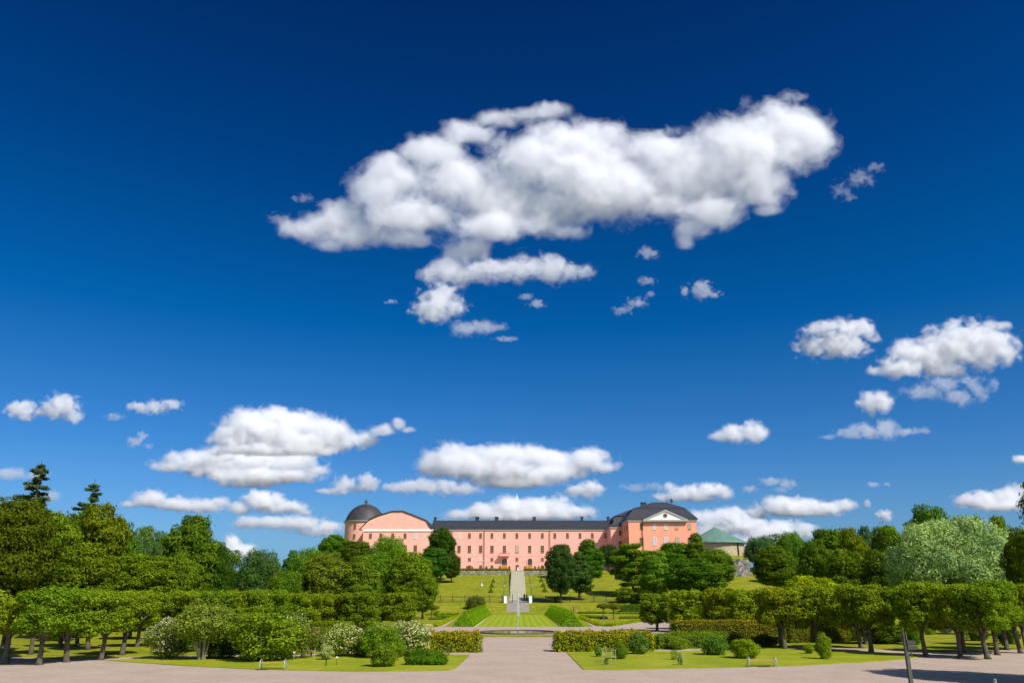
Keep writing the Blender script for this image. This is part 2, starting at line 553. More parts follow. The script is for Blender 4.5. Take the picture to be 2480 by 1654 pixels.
# ------------------------------------------------------------------ castle
castle = empty('castle', (0, 375, 14.9))
tag(castle, 'long pink plastered castle with black roofs, a domed tower and a pedimented pavilion', 'castle')
CB = Vector((0, 375, 14.9))
def cpart(mb, name, mat, smooth=False, parent=None, label=None):
    """world-coordinate shapes become a child of the castle"""
    mb.v = [(x - CB.x, y - CB.y, z - CB.z) for x, y, z in mb.v]
    o = mb.build(name, mat, parent or castle, smooth)
    if label: o['label'] = label
    return o
YM = 375.0
zb = 14.4
zE = at(1254, 1279, YM).z            # eave
zW = at(1254, 1284.5, YM).z          # top of pink wall
zR = at(1254, 1260, YM + 8).z        # ridge
xl, xr = PX(1046, YM), PX(1474, YM)
cpart(MB().box(xl - 1, PX(1500, YM), YM, YM + 15, zb, zW), 'main_wall', M['pink'])
cpart(MB().box(xl - 1, PX(1480, YM), YM - .35, YM + .05 , zW + .002, zE), 'cornice', M['band'])
cpart(MB().prism([(0, 0)], 0, 1) if False else MB().add(
    [(xl - 1, YM - .7, zE), (PX(1506, YM), YM - .7, zE), (PX(1506, YM), YM + 8, zR), (xl - 1, YM + 8, zR), (xl - 1, YM + 16.7, zE), (PX(1506, YM), YM + 16.7, zE),
     (xl - 1, YM - .7, zE - .25), (PX(1506, YM), YM - .7, zE - .25), (xl - 1, YM + 16.7, zE - .25), (PX(1506, YM), YM + 16.7, zE - .25)],
    [(0, 1, 2, 3), (3, 2, 5, 4), (6, 7, 1, 0), (0, 3, 4, 8, 6), (1, 7, 9, 5, 2), (6, 8, 9, 7)]), 'roof', M['slate'])
# fine string courses and roof seams
cpart(MB().box(xl, PX(1480, YM), YM - .08, YM + .01, at(0, 1347, YM).z, at(0, 1346, YM).z), 'string_course', M['pale_pink'])
cpart(MB().box(xl, PX(1480, YM), YM - .06, YM + .01, at(0, 1361, YM).z, at(0, 1360.4, YM).z), 'string_course', M['pale_pink'])
sm = MB()
x = xl
while x < PX(1495, YM):
    sm.add([(x, YM - .72, zE + .02), (x + .12, YM - .72, zE + .02), (x + .12, YM + 8, zR + .06), (x, YM + 8, zR + .06),
            (x, YM - .72, zE + .10), (x + .12, YM - .72, zE + .10), (x + .12, YM + 8, zR + .14), (x, YM + 8, zR + .14)],
           [(4, 5, 6, 7), (0, 4, 7, 3), (1, 2, 6, 5), (0, 1, 5, 4)])
    x += 1.3
cpart(sm, 'roof_seams', M['slate'])
def win_mesh(w_, h_, fm, gm, bars=2):
    fr_ = MB()
    d = .14
    fr_.box(-w_ / 2, -w_ / 2 + d, -.12, 0, 0, h_).box(w_ / 2 - d, w_ / 2, -.12, 0, 0, h_)
    fr_.box(-w_ / 2 + d, w_ / 2 - d, -.12, 0, 0, d).box(-w_ / 2 + d, w_ / 2 - d, -.12, 0, h_ - d, h_)
    fr_.box(-.06, .06, -.10, -.01, d, h_ - d)
    for k in range(1, bars):
        z_ = h_ * (.62 if bars == 2 else k / bars)
        fr_.box(-w_ / 2 + d, -.06, -.09, -.01, z_ - .05, z_ + .05).box(.06, w_ / 2 - d, -.09, -.01, z_ - .05, z_ + .05)
    fr_.box(-w_ / 2 - .1, w_ / 2 + .1, -.22, 0, -.14, -.002)
    return fr_.mesh('window', fm), MB().box(-w_ / 2 + d, w_ / 2 - d, -.045, .02, d, h_ - d).mesh('pane', gm)
_wm = {}
def window(px, py, Y, wpx, hpx, style='o', rz=0, parent=None, x=None):
    """px,py = centre of the window in the photo, at distance Y"""
    k = mpp(Y)
    w_, h_ = round(wpx * k, 2), round(hpx * k, 2)
    key = (w_, h_, style)
    if key not in _wm:
        _wm[key] = win_mesh(w_, h_, M['frame'] if style[0] == 'o' else M['frame_white'], M['glass_pale'] if style[-1] == 'p' else M['glass'], 2 if h_ < 2.8 else 3)
    fm_, gm_ = _wm[key]
    o = link(bpy.data.objects.new('window', fm_))
    o.parent = parent or castle
    c = at(px, py + hpx / 2, Y)
    if x is not None: c.x = x
    o.location = Vector((c.x, Y, c.z)) - CB
    o.rotation_euler = (0, 0, rz)
    g = link(bpy.data.objects.new('pane', gm_))
    g.parent = o
    return o
xs_main = [1111.7, 1137, 1164, 1191.5, 1221.7, 1252, 1283, 1313.7, 1344, 1374.6, 1405, 1434.8, 1466]
for i, px in enumerate(xs_main):
    window(px, 1296.5, YM, 6.6, 11.8, 'wp' if i == 0 else 'o')
    if px < 1440: window(px, 1329.3, YM, 8, 16.5, 'o' if i not in (5, ) else 'op')
    if px < 1400 and i not in (4, 6): window(px, 1354, YM, 6.8, 7.4, 'wp' if i == 2 else 'o')
    if px < 1400 and i not in (4, 5, 6): window(px, 1374, YM, 6.8, 11, 'o')
# entrance under the balcony and arched doorway to its right
def arch(px, base, top, wpx, name='doorway', door=True):
    k = mpp(YM)
    c = at(px, base, YM); tz = at(px, top, YM).z - c.z
    r = wpx * k / 2
    pts = [(-r, 0), (r, 0)] + [(r * math.cos(a), tz - r + r * math.sin(a)) for a in np.linspace(0, math.pi, 13)]
    root = MB().prism([(c.x + x_, c.z + z_) for x_, z_ in pts], YM - .10, YM + .2)
    d = cpart(root, name, M['glass'])
    pts2 = [(-r - .3, 0), (-r, 0)] + [(-r * math.cos(a), tz - r + r * math.sin(a)) for a in np.linspace(0, math.pi, 13)] + [(r, 0), (r + .3, 0)] + [((r + .3) * math.cos(a), tz - r + (r + .3) * math.sin(a)) for a in np.linspace(0, math.pi, 13)]
    s_ = MB()
    A = np.linspace(0, math.pi, 14)
    for a0_, a1_ in zip(A, A[1:]):
        q = [(r * math.cos(a0_), r * math.sin(a0_)), ((r + .3) * math.cos(a0_), (r + .3) * math.sin(a0_)), ((r + .3) * math.cos(a1_), (r + .3) * math.sin(a1_)), (r * math.cos(a1_), r * math.sin(a1_))]
        s_.prism([(c.x + x_, c.z + tz - r + z_) for x_, z_ in q], YM - .24, YM - .002)
    s_.box(c.x - r - .3, c.x - r, YM - .24, YM - .002, c.z, c.z + tz - r - .001).box(c.x + r, c.x + r + .3, YM - .24, YM - .002, c.z, c.z + tz - r - .001)
    cpart(s_, 'arch_surround', M['pale_pink'])
    dz = at(px, 1367, YM).z - c.z
    leafm = MB()
    leafm.box(c.x - r + .1, c.x - .03, YM - .2, YM - .103, c.z, c.z + dz).box(c.x + .03, c.x + r - .1, YM - .2, YM - .103, c.z, c.z + dz)
    cpart(leafm, 'door', M['door'])
arch(1221.7, 1381, 1351, 13)
arch(1283.7, 1381, 1351.5, 11)
# dark doorway in the middle
mid = at(1253, 1381, YM)
cpart(MB().box(mid.x - .75, mid.x + .75, YM - .08, YM + .1, mid.z, at(0, 1368, YM).z), 'doorway', M['glass'])
b0 = at(1221.7, 1345, YM)
cpart(MB().box(b0.x - 2.3, b0.x + 2.3, YM - 2.4, YM, b0.z - .25, b0.z + .25), 'balcony', M['pale_pink'])
rl = MB()
for s_ in np.linspace(-2.25, 2.25, 16): rl.box(b0.x + s_ - .04, b0.x + s_ + .04, YM - 2.36, YM - 2.28, b0.z + .25, b0.z + 1.1)
for s_ in np.linspace(-2.2, -.1, 6):
    for sx_ in (-2.25, 2.25): rl.box(b0.x + sx_ - .04, b0.x + sx_ + .04, YM + s_ - .04, YM + s_ + .04, b0.z + .25, b0.z + 1.1)
rl.box(b0.x - 2.3, b0.x + 2.3, YM - 2.38, YM - 2.26, b0.z + 1.1, b0.z + 1.2)
cpart(rl, 'balcony_railing', M['iron'])
for px in (1172, 1333):
    c = PX(px, YM)
    cpart(MB().tube([(c, YM - .5, zW - .1), (c, YM - .5, zb + .6)], .13), 'downpipe', M['iron'])
# chimneys and small roof vents
for px, wp, hp in ((1050, 6, 8), (1153.8, 9, 8.5), (1201.7, 9, 8.5), (1295, 8, 8.5), (1413, 6, 9), (1478, 6, 9)):
    Y = YM + 8.0
    x0, x1 = PX(px - wp / 2, Y), PX(px + wp / 2, Y)
    z1 = at(px, 1260 - hp, Y).z
    m = MB().box(x0, x1, Y - .9, Y + .9, zR - 1.5, z1 - .35).box(x0 - .12, x1 + .12, Y - 1.0, Y + 1.0, z1 - .35 + .002, z1)
    cpart(m, 'chimney', M['slate'])
for px in (1212, 1236, 1452):
    cpart(MB().box(PX(px - 2, YM), PX(px + 2, YM), YM + 1.2, YM + 2, zE + .3, zE + 1.35), 'roof_vent', M['slate'])
# gable wing
YG = 374.4
gp = [(869.5, 1282.0), (895, 1256.3), (921, 1245.5), (950, 1237.2), (975.7, 1236.9), (1001, 1246.2), (1032.4, 1259), (1046, 1281.4)]
gw = [(at(a, b_, YG).x, at(a, b_, YG).z) for a, b_ in gp]
x0, x1 = PX(873.5, YG), PX(1044, YG)
cpart(MB().box(x0, x1, YG, YG + 40, zb, at(0, 1286.6, YG).z), 'gable_wing_wall', M['pale_pink'])
cpart(MB().box(x0 - .3, x1 + .3, YG - .35, YG + 1, at(0, 1286.6, YG).z + .002, at(0, 1282, YG).z), 'white_band', M['white'])
g2 = [(x_ * 1 + (0.25 if i < 4 else -.25), z_ - .35) for i, (x_, z_) in enumerate(gw)]
g2[0] = (gw[0][0] + .4, gw[0][1] + .01); g2[-1] = (gw[-1][0] - .4, gw[-1][1] + .2)
g2[0] = (g2[0][0], at(0, 1282, YG).z + .002); g2[-1] = (g2[-1][0], at(0, 1282, YG).z + .002)
cpart(MB().prism(g2, YG - .05, YG + 1.0), 'gable', M['pale_pink'])
cpart(MB().prism([(a, b_) for a, b_ in gw], YG + .3, YG + 40), 'gable_roof', M['slate'])
ge_ = MB()
for (a, b_), (c_, d_) in zip(gw, gw[1:]):
    ge_.prism([(a, b_ - .3), (c_, d_ - .3), (c_, d_ + .12), (a, b_ + .12)], YG - .5, YG + .28)
cpart(ge_, 'gable_verge', M['slate'])
for px, py, w_, h_, s_ in ((922, 1297, 6.5, 12, 'o'), (981, 1297, 7, 12, 'o'), (1006, 1297, 7, 12, 'wp'), (951, 1297, 7, 12, 'o'), (897, 1297, 7, 12, 'o'),
                           (1005.6, 1327.5, 8.5, 15, 'o'), (981, 1327.5, 8.5, 15, 'o'), (951, 1327.5, 8.5, 15, 'o')):
    window(px, py, YG, w_, h_, s_)
# domed round tower
YT = 396.0
kT = mpp(YT)
cx = PX(877, YT)
rT = 48.5 * kT
ztw = at(877, 1263, YT - rT).z
cpart(MB().lathe([(rT, zb), (rT, ztw)], cx, YT, 64), 'round_tower_wall', M['pink'], True)
cpart(MB().lathe([(rT + .01, ztw - .4), (rT + .55, ztw + .1), (rT + .8, ztw + .75), (rT + .1, ztw + .9)], cx, YT, 64), 'round_tower_cornice', M['band'])
zd = at(877, 1259.5, YT - rT).z
pr = [(50.5, 1259.6), (48, 1255), (46, 1250), (43.5, 1244), (40, 1238.5), (35, 1232), (29.5, 1227), (23, 1222.6), (16, 1219.5), (8, 1217.2), (2.5, 1216.2), (.2, 1216)]
s0 = at(877, 1259.6, YT).z
cpart(MB().lathe([(r_ * kT, at(877, y_, YT).z + (zd - s0)) for r_, y_ in pr], cx, YT, 48), 'dome', M['dome'], True)
dzz = zd - s0 - 0.4
cpart(MB().lathe([(r_ * kT, at(877, y_, YT).z + dzz) for r_, y_ in ((4.5, 1217), (2.2, 1215), (1.6, 1213), (3.6, 1211), (4.4, 1208), (3.6, 1204.6), (1.5, 1203), (.5, 1200), (.1, 1197))], cx, YT, 20), 'finial', M['teal'], True)
for a_px, py_, hp in ((853, 1273, 13), (852.5, 1298, 10)):
    xx = PX(a_px, YT - rT * .9)
    dx = xx - cx
    yy = YT - math.sqrt(max(0, rT * rT - dx * dx))
    window(a_px, py_, yy - .03, 6, hp, 'o', rz=math.atan2(dx, -(yy - YT)), x=xx)
# right pavilion
YP, YPb = 345.0, 380.0
kP = mpp(YP)
x0, x1 = PX(1527.5, YP), PX(1696, YP)
zPe = at(0, 1257.5, YP).z; zPw = at(0, 1263, YP).z
cpart(MB().box(x0, x1, YP, YPb, zb, zPw), 'pavilion_wall', M['salmon'])
cpart(MB().box(x0 - .35, x1 + .35, YP - .35, YPb, zPw + .002, zPe), 'pavilion_cornice', M['band'])
def frustum(r0, z0, r1, z1):
    a, b_, c_, d_ = r0; e, f, g, h = r1
    return MB().add([(a, c_, z0), (b_, c_, z0), (b_, d_, z0), (a, d_, z0), (e, g, z1), (f, g, z1), (f, h, z1), (e, h, z1)],
                    [(3, 2, 1, 0), (4, 5, 6, 7), (0, 1, 5, 4), (1, 2, 6, 5), (2, 3, 7, 6), (3, 0, 4, 7)])
zbr = at(0, 1231.5, YP + 4.5).z
r1 = (PX(1544, YP + 4.5), PX(1670, YP + 4.5), YP + 4.5, YPb - 3)
cpart(frustum((x0 - .8, x1 + .8, YP - .8, YPb), zPe + .002, r1, zbr), 'pavilion_roof', M['slate'])
zt = at(0, 1217.5, YP + 17).z
cpart(frustum((r1[0] - .25, r1[1] + .25, r1[2] - .25, r1[3] + .2), zbr + .002, (PX(1590, YP + 17), PX(1626, YP + 17), YP + 16.5, YP + 18), zt), 'upper_roof', M['slate'])
sm = MB()
for k_ in np.linspace(.02, .98, 26):
    a = (x0 - .8) + (x1 - x0 + 1.6) * k_; b_ = r1[0] + (r1[1] - r1[0]) * k_
    sm.add([(a - .05, YP - .8, zPe + .05), (a + .05, YP - .8, zPe + .05), (b_ + .05, YP + 4.5, zbr), (b_ - .05, YP + 4.5, zbr),
            (a - .05, YP - .88, zPe + .12), (a + .05, YP - .88, zPe + .12), (b_ + .05, YP + 4.42, zbr + .08), (b_ - .05, YP + 4.42, zbr + .08)], [(4, 5, 6, 7), (0, 4, 7, 3), (1, 2, 6, 5), (0, 1, 5, 4)])
cpart(sm, 'roof_seams', M['slate'])
# pediment
pa, pl, prr = at(1611, 1234.5, YP - 1), at(1558, 1259.5, YP - 1), at(1665, 1259.5, YP - 1)
cpart(MB().prism([(pl.x + .8, pl.z + .25), (prr.x - .8, pl.z + .25), (pa.x, pa.z - .55)], YP - 1.0, YP + 6), 'pediment', M['white'])
mo = MB()
mo.box(pl.x - .2, prr.x + .2, YP - 1.35, YP - .36, pl.z - .45, pl.z + .2)
mo.prism([(pl.x - .3, pl.z + .202), (pl.x + .9, pl.z + .202), (pa.x, pa.z - .55), (pa.x, pa.z + .15)], YP - 1.35, YP - .5)
mo.prism([(prr.x - .9, pl.z + .202), (prr.x + .3, pl.z + .202), (pa.x, pa.z + .15), (pa.x, pa.z - .55)], YP - 1.35, YP - .5)
cpart(mo, 'pediment_moulding', M['band'])
cpart(MB().prism([(pl.x - .6, pl.z + .3), (prr.x + .6, pl.z + .3), (pa.x, pa.z + .35)], YP - .48, YP + 7), 'pediment_roof', M['slate'])
oc = at(1611, 1248, YP - 1)
oc_o = MB().lathe([(.55, 0), (.62, .12), (.95, .12), (.95, 0)], 0, 0, 20)
oc_o.v = [(oc.x + x_, oc.y - z_ - .002, oc.z + y_) for x_, y_, z_ in oc_o.v]
oo = cpart(oc_o, 'round_window', M['frame'])
d_ = MB().lathe([(.01, .05), (.58, .05)], 0, 0, 20)
d_.v = [(oc.x + x_ - CB.x, oc.y - z_ - .002 - CB.y, oc.z + y_ - CB.z) for x_, y_, z_ in d_.v]
d_.build('pane', M['glass'], oo)
for px, py, w_, h_, s_ in ((1554, 1274.5, 7.5, 13, 'o'), (1585.6, 1274.5, 7.5, 13, 'wp'), (1612.6, 1274.5, 7.5, 13, 'wp'), (1639, 1274.5, 7.5, 13, 'op'), (1670, 1274.5, 7.5, 13, 'op'),
                           (1554.5, 1310, 9, 17, 'o'), (1586.5, 1310, 9.5, 18, 'wp'), (1613.5, 1310, 9.5, 18, 'wp'), (1641, 1310, 9, 17, 'op'), (1671, 1310, 9, 17, 'o')):
    window(px, py, YP, w_, h_, s_)
# windows in the shaded side wall of the pavilion
for yy in (351, 358, 366):
    for pyc, hp, zc in ((0, 2.4, zPw - 3.4), (0, 3.2, zPw - 9.6)):
        key = (1.4, hp, 'o')
        if key not in _wm: _wm[key] = win_mesh(1.4, hp, M['frame'], M['glass'], 2)
        o = link(bpy.data.objects.new('window', _wm[key][0])); o.parent = castle
        o.location = Vector((x0, yy, zc)) - CB; o.rotation_euler = (0, 0, -math.pi / 2)
        g = link(bpy.data.objects.new('pane', _wm[key][1])); g.parent = o
for c in (x0 - .45 + .0, PX(1561, YP)):
    cpart(MB().tube([(c + .1, YP - .5, zPw - .1), (c + .1, YP - .3, zb + 1)], .13), 'downpipe', M['iron'])
cx_, cz_ = PX(1567, YP + 12), at(0, 1217.5, YP + 12).z
cpart(MB().box(cx_ - 1.1, cx_ + 1.1, YP + 11, YP + 13, zbr - 1, cz_ - .4).box(cx_ - 1.25, cx_ + 1.25, YP + 10.9, YP + 13.1, cz_ - .398, cz_), 'chimney', M['slate'])
fx = PX(1638, YP + 20)
fz = lambda y_: at(0, y_, YP + 20).z
kk = mpp(YP + 20)
cpart(MB().lathe([(4.2 * kk, fz(1224)), (4 * kk, fz(1221.5)), (1.6 * kk, fz(1219.5)), (1.6 * kk, fz(1218)), (3.6 * kk, fz(1215.5)), (4.0 * kk, fz(1213)), (3.4 * kk, fz(1210)), (1.2 * kk, fz(1208.4)), (.3 * kk, fz(1206)), (.05, fz(1203))], fx, YP + 20, 20), 'finial', M['teal'], True)
# linking block with its chamfered corner, and the roof behind it
YB = 366.0
bx0, bx1 = PX(1483, YB), x0 + .2
zBw = at(0, 1279.5, YB).z; zBe = at(0, 1274.5, YB).z
pts = [(PX(1473.5, YM), YM + .2), (bx0, YB), (bx1, YB), (bx1, YM + .2)]
cpart(MB().slab(pts[::-1][::-1], zb, zBw), 'link_wall', M['pink'])
pts2 = [(pts[0][0] - .4, YM + .1), (bx0 - .3, YB - .35), (bx1, YB - .35), (bx1, YM + .1)]
cpart(MB().slab(pts2, zBw + .002, zBe), 'link_cornice', M['band'])
zBr = at(0, 1266.5, YB + 4).z
m_ = MB()
b4 = [(pts[0][0] - .6, YM + 1), (bx0 - .5, YB - .7), (bx1 + 1, YB - .7), (bx1 + 1, YM + 1)]
t4 = [(pts[0][0] + 3, YM + 3), (bx0 + 1.8, YB + 5), (bx1 + 1, YB + 5), (bx1 + 1, YM + 3)]
m_.add([(a, b_, zBe + .002) for a, b_ in b4] + [(a, b_, zBr) for a, b_ in t4], [(3, 2, 1, 0), (4, 5, 6, 7), (0, 1, 5, 4), (1, 2, 6, 5), (2, 3, 7, 6), (3, 0, 4, 7)])
cpart(m_, 'link_roof', M['slate'])
window(1502, 1290, YB, 6.5, 12, 'o')
window(1502, 1318, YB, 7, 15, 'o')
YS = YPb - 4
cpart(frustum((PX(1489, YS), PX(1560, YS), YS, YS + 22), at(0, 1275, YS).z, (PX(1493.5, YS), PX(1560, YS), YS + 1, YS + 21), at(0, 1250, YS).z), 'rear_roof', M['slate'])
cpart(frustum((PX(1493, YS), PX(1560, YS), YS + .6, YS + 21), at(0, 1250, YS).z + .002, (PX(1535, YS + 8), PX(1560, YS), YS + 8, YS + 14), at(0, 1234.5, YS + 8).z), 'rear_roof', M['slate'])

# flagpole on the ridge
fp = empty('flagpole', (PX(1252, YM + 8), YM + 8, zR - .1))
tag(fp, 'tall thin white flagpole with a furled pennant on the castle roof ridge', 'flagpole')
hfp = at(1252, 1195, YM + 8).z - zR
MB().tube([(0, 0, 0), (0, 0, hfp)], [.16, .07]).lathe([(.01, hfp - .1), (.16, hfp), (.01, hfp + .2)], 0, 0, 8).build('pole', M['white'], fp)
MB().add([(.1, 0, hfp - .3), (.5, .05, hfp - 1.4), (.55, -.1, hfp - 2.7), (.16, .05, hfp - 3.6), (.35, .2, hfp - 1.8), (.1, .02, hfp - 2.5)], [(0, 1, 4), (1, 2, 4), (2, 3, 5, 4), (0, 4, 5)]).build('pennant', M['cloth_white'], fp)

# ------------------------------------------------------------------ stone bastion and its round tower
YQ = 292.0
zt_ = at(0, 1352, YQ).z
q0 = [(PX(1640, YQ), YQ), (PX(1822, YQ), YQ), (PX(1822, YQ) + 26, YQ + 95), (PX(1640, YQ), YQ + 95)]
q1 = [(PX(1640, YQ), YQ + 2), (PX(1819, YQ), YQ + 2), (PX(1819, YQ) + 26, YQ + 95), (PX(1640, YQ), YQ + 95)]
MBb = MB().add([(a, b_, 9.0) for a, b_ in q0] + [(a, b_, zt_) for a, b_ in q1], [(0, 1, 5, 4), (1, 2, 6, 5), (2, 3, 7, 6), (3, 0, 4, 7), (4, 5, 6, 7)])
o = MBb.build('bastion', M['rubble'])
tag(o, 'battered rubble stone bastion wall below the green-roofed round tower', 'bastion')
YV = 353.0
kV = mpp(YV)
cxv = PX(1741, YV)
rV = 65 * kV
zv0 = at(0, 1344, YV - rV).z - 1.5
mound = MB().lathe([(rV + 2.2, zt_ - .5), (rV + 1.2, zv0 + 1.3), (rV * .5, zv0 + 1.5), (.1, zv0 + 1.6)], cxv, YV, 40)
mo_ = mound.build('grass_mound', M['grass']); mo_['kind'] = 'structure'
rt = empty('round_tower', (cxv, YV, zv0))
tag(rt, 'squat round yellow stone tower with a green conical copper roof', 'tower')
zv1 = at(0, 1310.5, YV - rV).z
MB().lathe([(rV, 0), (rV, zv1 - zv0)], 0, 0, 48).build('wall', M['towerstone'], rt, True)
ex = rV * 1.11
prf = [(ex, zv1 - zv0 - .6), (ex, zv1 - zv0 - .3), (ex * .97, zv1 - zv0 + .25), (.05, at(0, 1276.5, YV).z - zv0)]
MB().lathe([(rV * .9, zv1 - zv0 - .2), (ex, zv1 - zv0 - .6)], 0, 0, 24).build('soffit', M['slate'], rt)
MB().lathe(prf, 0, 0, 24).build('roof', M['verdigris'], rt)
aa = math.radians(-55)
bt = MB().box(-.35, .35, -.3, .3, -1, zv1 - zv0 - .4).build('buttress', M['iron'], rt)
bt.location = (rV * math.cos(aa) , rV * math.sin(aa), 0); bt.rotation_euler = (0, 0, aa)
# ------------------------------------------------------------------ foliage meshes
def leaves(P, Nn, size, rs, elong=1.5, jit=.7):
    """one rhombic leaf (or leaf tuft) per point, turned roughly towards Nn"""
    n = len(P)
    nn = Nn + rs.normal(0, jit, (n, 3))
    nn /= np.linalg.norm(nn, axis=1)[:, None] + 1e-9
    a = np.cross(nn, rs.normal(0, 1, (n, 3)))
    a /= np.linalg.norm(a, axis=1)[:, None] + 1e-9
    b = np.cross(nn, a)
    s = (size * rs.uniform(.6, 1.3, n))[:, None]
    V = np.stack([P - a * s * elong / 2, P + b * s / 2 + nn * s * .12, P + a * s * elong / 2, P - b * s / 2 + nn * s * .12], 1).reshape(-1, 3)
    return V, np.arange(4 * n).reshape(-1, 4)

def lobes(shape, n, W_, D_, H_, z0, rs, rl, sep=.56):
    """centres and radii of the leaf clumps that make a crown"""
    out = []
    k = 0
    while len(out) < n and k < 20000:
        k += 1
        p = rs.uniform(-1, 1, 3)
        r = np.linalg.norm(p)
        if shape == 'round':
            if not (.35 < r < .86): continue
            f = 1
        elif shape == 'dome':
            if r > .9 or p[2] < -.75: continue
            if p[2] < 0 and math.hypot(p[0], p[1]) < .35: continue
            f = 1.05 if p[2] < 0 else 1
        elif shape == 'tall':
            if not (.3 < r < .88): continue
            f = .8 + .25 * (-p[2])
        elif shape == 'box':
            f = 1
            p[2] *= .85
        elif shape == 'layer':
            if not (.3 < r < .95): continue
            p[2] = round(p[2] * 4) / 4 + rs.uniform(-.04, .04)
            f = 1
        elif shape == 'cone':
            q = (p[2] + 1) / 2
            f = (1 - q) * .95 + .05
            if math.hypot(p[0], p[1]) > 1: continue
        else:
            f = 1
        q = np.array([p[0] * W_ / 2 * f, p[1] * D_ / 2 * f, z0 + (p[2] + 1) / 2 * H_])
        rr = rl * rs.uniform(.7, 1.25)
        if any(np.linalg.norm(q - o[0]) < sep * (rr + o[1]) for o in out): continue
        out.append((q, rr))
    return out

def crown(name, seed, W_, H_, z0, nl, rl, n, leaf_, shape='round', sq=.8, fill=.04, mat='leaf', droop=0, D_=None, elong=1.5, jit=.42, lob=None, thick=.35, stray=.05):
    rs = np.random.RandomState(seed)
    n = int(n * 2.1); leaf = leaf_ * .70
    L = lob or lobes(shape, nl, W_ - rl * 1.4, (D_ or W_) - rl * 1.4, H_ - rl * sq * 1.6, z0 + rl * sq * .8, rs, rl)
    C = np.array([l[0] for l in L]); Rr = np.array([l[1] for l in L])
    pk = rs.choice(len(L), int(n * 1.9), p=Rr ** 2 / (Rr ** 2).sum())
    d = rs.normal(0, 1, (len(pk), 3))
    d /= np.linalg.norm(d, axis=1)[:, None]
    # surface of every clump itself uneven
    und = 1 + .16 * np.sin(d[:, 0] * 5 + pk) * np.sin(d[:, 1] * 5 + pk * 1.7) + .12 * np.sin(d[:, 2] * 8 + pk * .6)
    rad = Rr[pk] * (1 - thick * rs.rand(len(pk)) ** 1.6) * und
    st = rs.rand(len(pk)) < stray
    rad = np.where(st, Rr[pk] * (1 + .32 * rs.rand(len(pk)) ** 1.5), rad)
    S = np.array([1, 1, sq])
    P = C[pk] + d * rad[:, None] * S
    if droop:
        P[:, 2] -= droop * rs.rand(len(P)) ** 2 * Rr[pk]
    keep = np.ones(len(P), bool)
    for i, (c, r_) in enumerate(L):
        q = np.linalg.norm((P - c) / S, axis=1) / r_
        keep &= ~((q < .72) & (pk != i) & (rs.rand(len(P)) > fill))
    P, d = P[keep][:n], d[keep][:n]
    V, Q = leaves(P, d * np.array([1, 1, 1.1]) + np.array([0, 0, .25]), leaf, rs, elong, jit)
    return mesh_np(name, V, Q, M[mat]), L

def trunk_mesh(seed, h, r, L, z0, nb=7, lean=.0, base=0.0):
    rs = np.random.RandomState(seed)
    m = MB()
    k = 6
    pts = [(lean * math.sin(i / k * 3) * .5, lean * math.cos(i / k * 2) * .4, base + (h - base) * i / k) for i in range(k + 1)]
    rad = [r * (1.35 if i == 0 else 1.0) * (1 - .62 * i / k) for i in range(k + 1)]
    m.tube(pts, rad, 9)
    idx = rs.permutation(len(L))[:nb]
    for i in idx:
        c = Vector(L[i][0])
        t_ = rs.uniform(.35, .75)
        s_ = Vector(pts[int(t_ * k)])
        if c.z < s_.z: s_ = Vector(pts[max(1, int(t_ * k) - 2)])
        mid = (s_ + c) / 2 + Vector((rs.uniform(-.05, .05) * h, rs.uniform(-.05, .05) * h, -.02 * h))
        m.tube([s_, mid, c], [r * .42, r * .28, r * .08], 6)
    return m.mesh('trunk', M['bark'], True)

def make_tree_kind(seed, W_, H_, z0, nl, rl, n, leaf, shape, tr=.3, nb=7, th=.75, **kw):
    cm, L = crown('crown', seed, W_, H_ - z0, z0, nl, rl, n, leaf, shape, **kw)
    return dict(crown=cm, trunk=trunk_mesh(seed, H_ * th, tr, L, z0, nb), W=W_, H=H_)

KIND = {}
# broad garden maples (several shapes), nominal 11 m wide, 14 m tall
KIND['maple1'] = make_tree_kind(1, 11, 14, 1.0, 38, 2.1, 15000, .36, 'round', .34)
KIND['maple2'] = make_tree_kind(2, 11, 14, .7, 50, 1.8, 15000, .36, 'dome', .34)
KIND['maple3'] = make_tree_kind(3, 11, 14, 1.0, 32, 2.4, 15000, .36, 'tall', .34)
KIND['maple4'] = make_tree_kind(4, 11, 14, .8, 66, 1.5, 15000, .34, 'round', .34)
KIND['tall'] = make_tree_kind(5, 9, 14, 1.0, 40, 1.6, 13000, .34, 'tall', .3)
KIND['layer'] = make_tree_kind(6, 11, 14, 1.0, 46, 1.7, 13000, .34, 'layer', .3, sq=.42)
KIND['soft'] = make_tree_kind(7, 11, 13, .8, 55, 1.5, 17000, .24, 'dome', .3, sq=1.0, droop=.7, elong=2.2)
KIND['airy'] = make_tree_kind(8, 10, 13, 3.5, 26, 1.3, 4200, .30, 'round', .28, nb=22, sq=.7, th=.85)
KIND['silver'] = make_tree_kind(9, 18, 12, .6, 60, 1.9, 36000, .21, 'dome', .45, nb=14, sq=1.0, elong=2.6, jit=.6, thick=.38, stray=.10, mat='silverleaf')
KIND['round'] = make_tree_kind(10, 6, 6, .6, 26, 1.2, 7500, .24, 'round', .2)
KIND['big'] = make_tree_kind(12, 12, 15, 3.2, 60, 1.75, 30000, .27, 'round', .42, nb=12)
KIND['globe'] = make_tree_kind(13, 3.2, 3.6, 1.9, 16, .6, 2600, .13, 'round', .09, th=.8)

